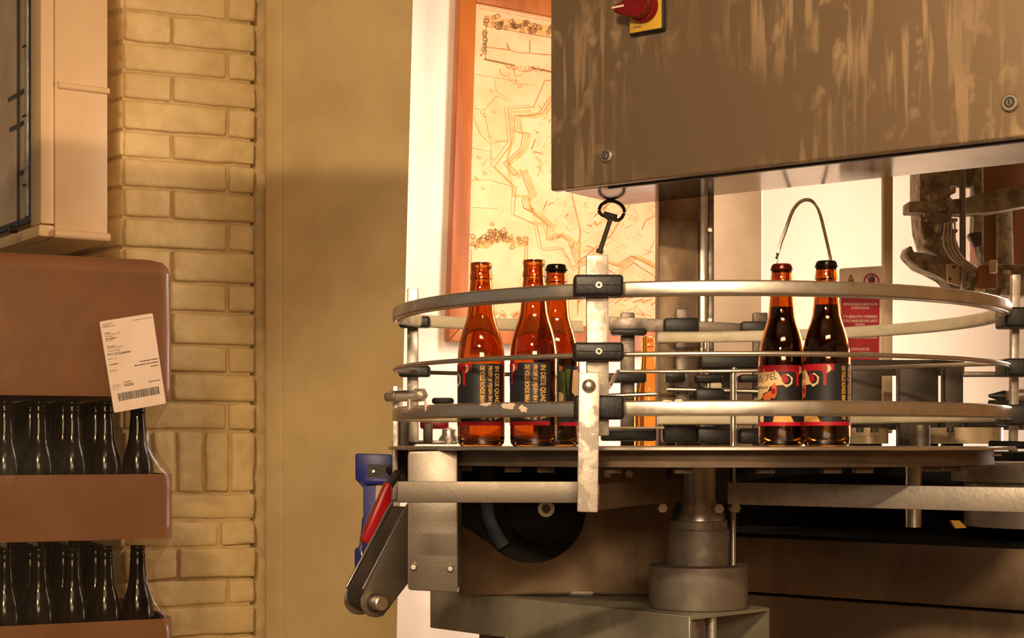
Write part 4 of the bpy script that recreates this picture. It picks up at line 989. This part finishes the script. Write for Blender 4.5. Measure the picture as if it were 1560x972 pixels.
# ------------------------------------------------------------------ the five beer bottles on the table
RL = 0.0303
def cylmap(r):
    """(degrees, height) -> point on a cylinder; angle 0 faces the viewer (-Y), positive to the right"""
    def f(deg, z):
        a = math.radians(deg); return V((r * math.sin(a), -r * math.cos(a), z))
    return f
def wrapped(name, m, parent, shapes, r, texts=()):
    """flat printed shapes (polygons in degrees, height) wrapped round the bottle"""
    bm = NB()
    for pts in shapes:
        bm.faces.new([bm.verts.new((x, y, 0)) for x, y in pts])
    bmesh.ops.triangulate(bm, faces=bm.faces[:])
    for s, fm, bold in texts:
        uv, fs = text_mesh(s, bold); vs = [bm.verts.new(V(fm(u, v) + (0,))) for u, v in uv]
        for f in fs:
            try: bm.faces.new([vs[i] for i in f])
            except ValueError: pass
    x0 = min(v.co.x for v in bm.verts); x1 = max(v.co.x for v in bm.verts); d = math.floor(x0 / 8) * 8 + 8
    while d < x1:
        bmesh.ops.bisect_plane(bm, geom=bm.verts[:] + bm.edges[:] + bm.faces[:], plane_co=(d, 0, 0), plane_no=(1, 0, 0), dist=1e-6); d += 8
    f = cylmap(r)
    for v in bm.verts: v.co = f(v.co.x, v.co.y)
    me = bpy.data.meshes.new(name); bm.to_mesh(me); bm.free(); me.materials.append(m)
    for p in me.polygons: p.use_smooth = True
    return place(me, name, parent, local=True)
def lathe_part(name, prof, m, parent, k=48, closed=False):
    bm = NB(); lathe(bm, prof, k=k, closed=closed); bmesh.ops.recalc_face_normals(bm, faces=bm.faces[:])
    me = bpy.data.meshes.new(name); bm.to_mesh(me); bm.free(); me.materials.append(m)
    for p in me.polygons: p.use_smooth = True
    me.set_sharp_from_angle(angle=math.radians(50))
    return place(me, name, parent, local=True)
INN = [(0.0, 0.006), (0.020, 0.005), (0.0268, 0.009), (0.0278, 0.014), (0.0278, 0.110), (0.0272, 0.120), (0.0250, 0.134), (0.0215, 0.147), (0.0180, 0.157), (0.0153, 0.167), (0.0140, 0.180), (0.0126, 0.198), (0.0112, 0.2125), (0.0106, 0.222), (0.0104, 0.234)]
def ell(cx, cy, rx, ry, n=20): return [(cx + rx * math.cos(2 * PI * i / n), cy + ry * math.sin(2 * PI * i / n)) for i in range(n)]
def rect(a, b, c, d): return [(a, c), (b, c), (b, d), (a, d)]
def moon(cx, cy, rx, ry):
    out = [(cx + rx * math.cos(math.radians(a)), cy + ry * math.sin(math.radians(a))) for a in range(-110, 111, 20)]
    inn = [(cx - rx * .15 + rx * 0.80 * math.cos(math.radians(a)), cy + ry * .1 + ry * 0.78 * math.sin(math.radians(a))) for a in range(100, -101, -20)]
    return out + inn
def build_bottle():
    b = thing('beer_bottle', 'x', 'bottle', (0, 0, 0), 'labelled beer bottles on the rotary table')
    outer_p = BP[1:]
    prof = [(0.0, 0.0025)] + outer_p + [(0.0118, 0.2350)] + INN[::-1]
    g = lathe_part('glass', prof, M_amber, b)
    lab = wrapped('label', M_lab_navy, b, [rect(-215, 100, 0.0262, 0.1045)], RL + 0.0003)
    wrapped('red_band', M_lab_red, lab, [rect(-215, 100, 0.0262, 0.0312)], RL + 0.0005)
    wrapped('red_drips', M_lab_red, lab, [rect(-150, 18, 0.0960, 0.1045), [(-14, .0965), (10, .0965), (4, .0925), (0, .0915), (0, .0775), (-7, .0775), (-7, .0925)], ell(-38, 0.0885, 7, 0.0045), ell(-62, .0745, 8, .0045)], RL + 0.0005)
    cloud = [(-168, .0985), (-128, .1005), (-104, .1045 - .001), (-92, .100), (-60, .0985), (-52, .094), (-46, .0885), (-30, .0945 - .001), (-17, .088), (-19, .080), (-33, .0755), (-40, .079), (-52, .0785), (-72, .0775), (-80, .0705), (-92, .069), (-104, .061), (-150, .060), (-172, .07)]
    wrapped('cloud', M_lab_cream, lab, [cloud, ell(-100, .036, 10, .005)], RL + 0.00045)
    wrapped('loop_inside', M_lab_navy, lab, [ell(-32, .0852, 10.5, .0058)], RL + 0.0006)
    wrapped('loop_fruit', M_lab_red, lab, [ell(-36, .0858, 8, .0042)], RL + 0.0007)
    wrapped('moon', M_lab_cream, lab, [moon(3, 0.0985, 8, 0.0048)], RL + 0.0008)
    wrapped('orange_figure', M_lab_orange, lab, [[(-100, .062), (-60, .062), (-56, .068), (-64, .072), (-63, .078), (-60, .082), (-67, .079), (-69, .072), (-88, .068)], rect(-92, -72, .055, .062)], RL + 0.0006)
    wrapped('figure_dress', M_lab_red, lab, [ell(-64, .071, 6, .004)], RL + 0.0008)
    wrapped('ground', M_lab_gold, lab, [[(-66, .0312), (-14, .0312), (-24, .0405), (-62, .0405)]], RL + 0.0006)
    wrapped('legs', M_lab_navy, lab, [rect(-92, -84, .0325, .044), rect(-76, -67, .0325, .044)], RL + 0.0008)
    wrapped('back_picture', M_lab_green, lab, [[(-211, .040), (-190, .040), (-192, .096), (-211, .1)], [(-184, .065), (-176, .1), (-190, .1)]], RL + 0.00065)
    wrapped('back_disc', M_lab_cream, lab, [ell(-204, .063, 8, .0068)], RL + 0.0008)
    wrapped('back_sun', M_lab_orange, lab, [ell(-205, .1005, 7, .0035)], RL + 0.0008)
    # brand lettering on the cloud, letters stepping up and down
    tx = []
    word = 'QUADRUPEL'; x = -136.0
    for i, ch in enumerate(word):
        wd = 7.4; dz = (0.0, 0.0012, -0.0008, 0.0, -0.0022, 0.0008, 0.001, 0.0022, 0.0030)[i]; hgt = 0.0085 if i != 4 else 0.0075
        tx.append((ch, (lambda u, v, x=x, wd=wd, dz=dz, hgt=hgt: (x + wd * u, 0.0835 + dz + hgt * v)), 0.0)); x += 9.2
    tx.append(('MARTINUS', lambda u, v: (-128 + 48 * u, .0742 + .0034 * v), 0.02))
    wrapped('brand_lettering', M_lab_navy, lab, [], RL + 0.0008, tx)
    def side(deg, dw, z0, z1): return lambda u, v: (deg - dw / 2 + dw * v, z1 - (z1 - z0) * u)
    wrapped('side_text', M_lab_gold, lab, [], RL + 0.0006, [
        ('IN DEZE QUADRUPEL', side(81, 15, .0335, .1015), 0.03),
        ('PROEF JE VIJGEN EN ROZIJNEN', side(62, 12.5, .0335, .1015), 0.035),
        ('DE VOLLE RONDE SMAAK WORDT', side(44, 12, .0335, .1015), 0.035)])
    return b
def crown(m, parent):
    bm = NB(); k = 42; rings = []
    for r, z, sc in ((0.0, 0.2378, 0), (0.0112, 0.2376, 0), (0.0126, 0.2366, 0), (0.0133, 0.2345, 0.2), (0.0140, 0.2312, 0.7), (0.0146, 0.2298, 1.0), (0.0139, 0.2296, 0.6)):
        if r == 0: rings.append([bm.verts.new((0, 0, z))]); continue
        rings.append([bm.verts.new(((r + sc * 0.0007 * math.cos(21 * 2 * PI * i / k)) * math.cos(2 * PI * i / k), (r + sc * 0.0007 * math.cos(21 * 2 * PI * i / k)) * math.sin(2 * PI * i / k), z)) for i in range(k)])
    for a, b in zip(rings, rings[1:]):
        for i in range(k):
            j = (i + 1) % k
            bm.faces.new((a[0], b[i], b[j]) if len(a) == 1 else (a[i], a[j], b[j], b[i]))
    me = bpy.data.meshes.new('crown_cap'); bm.to_mesh(me); bm.free(); me.materials.append(m)
    for p in me.polygons: p.use_smooth = True
    return place(me, 'crown_cap', parent, local=True)
def beer(parent, top):
    pr = []
    for r, z in INN:
        if z < top: pr.append((max(r - 0.0002, 0), z + (0.0003 if r == 0 else 0)))
    r_top = 0.0140 if top > 0.17 else 0.0276
    pr += [(r_top, top), (0.0, top)]
    return lathe_part('beer', pr, M_beer, parent)
proto = build_bottle()
spots = [(733.0, 2.020, -41, None, None, 'open empty amber bottle, leftmost on the rotary table'),
         (813.5, 1.990, -60, None, None, 'open amber bottle in the middle of the left three bottles'),
         (847.5, 2.060, 213, M_capdark, 0.115, 'capped amber bottle half hidden beside the front post'),
         (1191.0, 2.055, 44, M_capcopper, 0.181, 'full dark beer bottle with a copper coloured cap'),
         (1259.0, 2.020, 0, M_capdark, 0.181, 'full dark beer bottle with a black cap beside the warning sign')]
ZD = -0.0025
for i, (px, Y, ang, cap, beer_top, lab) in enumerate(spots):
    o = proto if i == 0 else copy_tree(proto_clean)
    if i == 0: proto_clean = proto
    o.location = (W(px, 600, Y).x, Y, E + ZD); o['label'] = lab
    view = math.degrees(math.atan2(px - 780.0, F))
    o.rotation_euler = (0, 0, math.radians(ang - view))
for i, (px, Y, ang, cap, beer_top, lab) in enumerate(spots):
    o = [q for q in COL.objects if q.get('label') == lab][0]
    if cap: crown(cap, o)
    if beer_top: beer(o, beer_top)
# amber bottle waiting behind the guides
bk = place(sbm, 'amber_bottle'); bk.location = W(988, 680, 2.95); bk.location.z = E - 0.03
bk.data = sbm.copy(); bk.data.materials[0] = M_amber
tag(bk, 'amber bottle glimpsed between the guides beside the pillar', 'bottle')
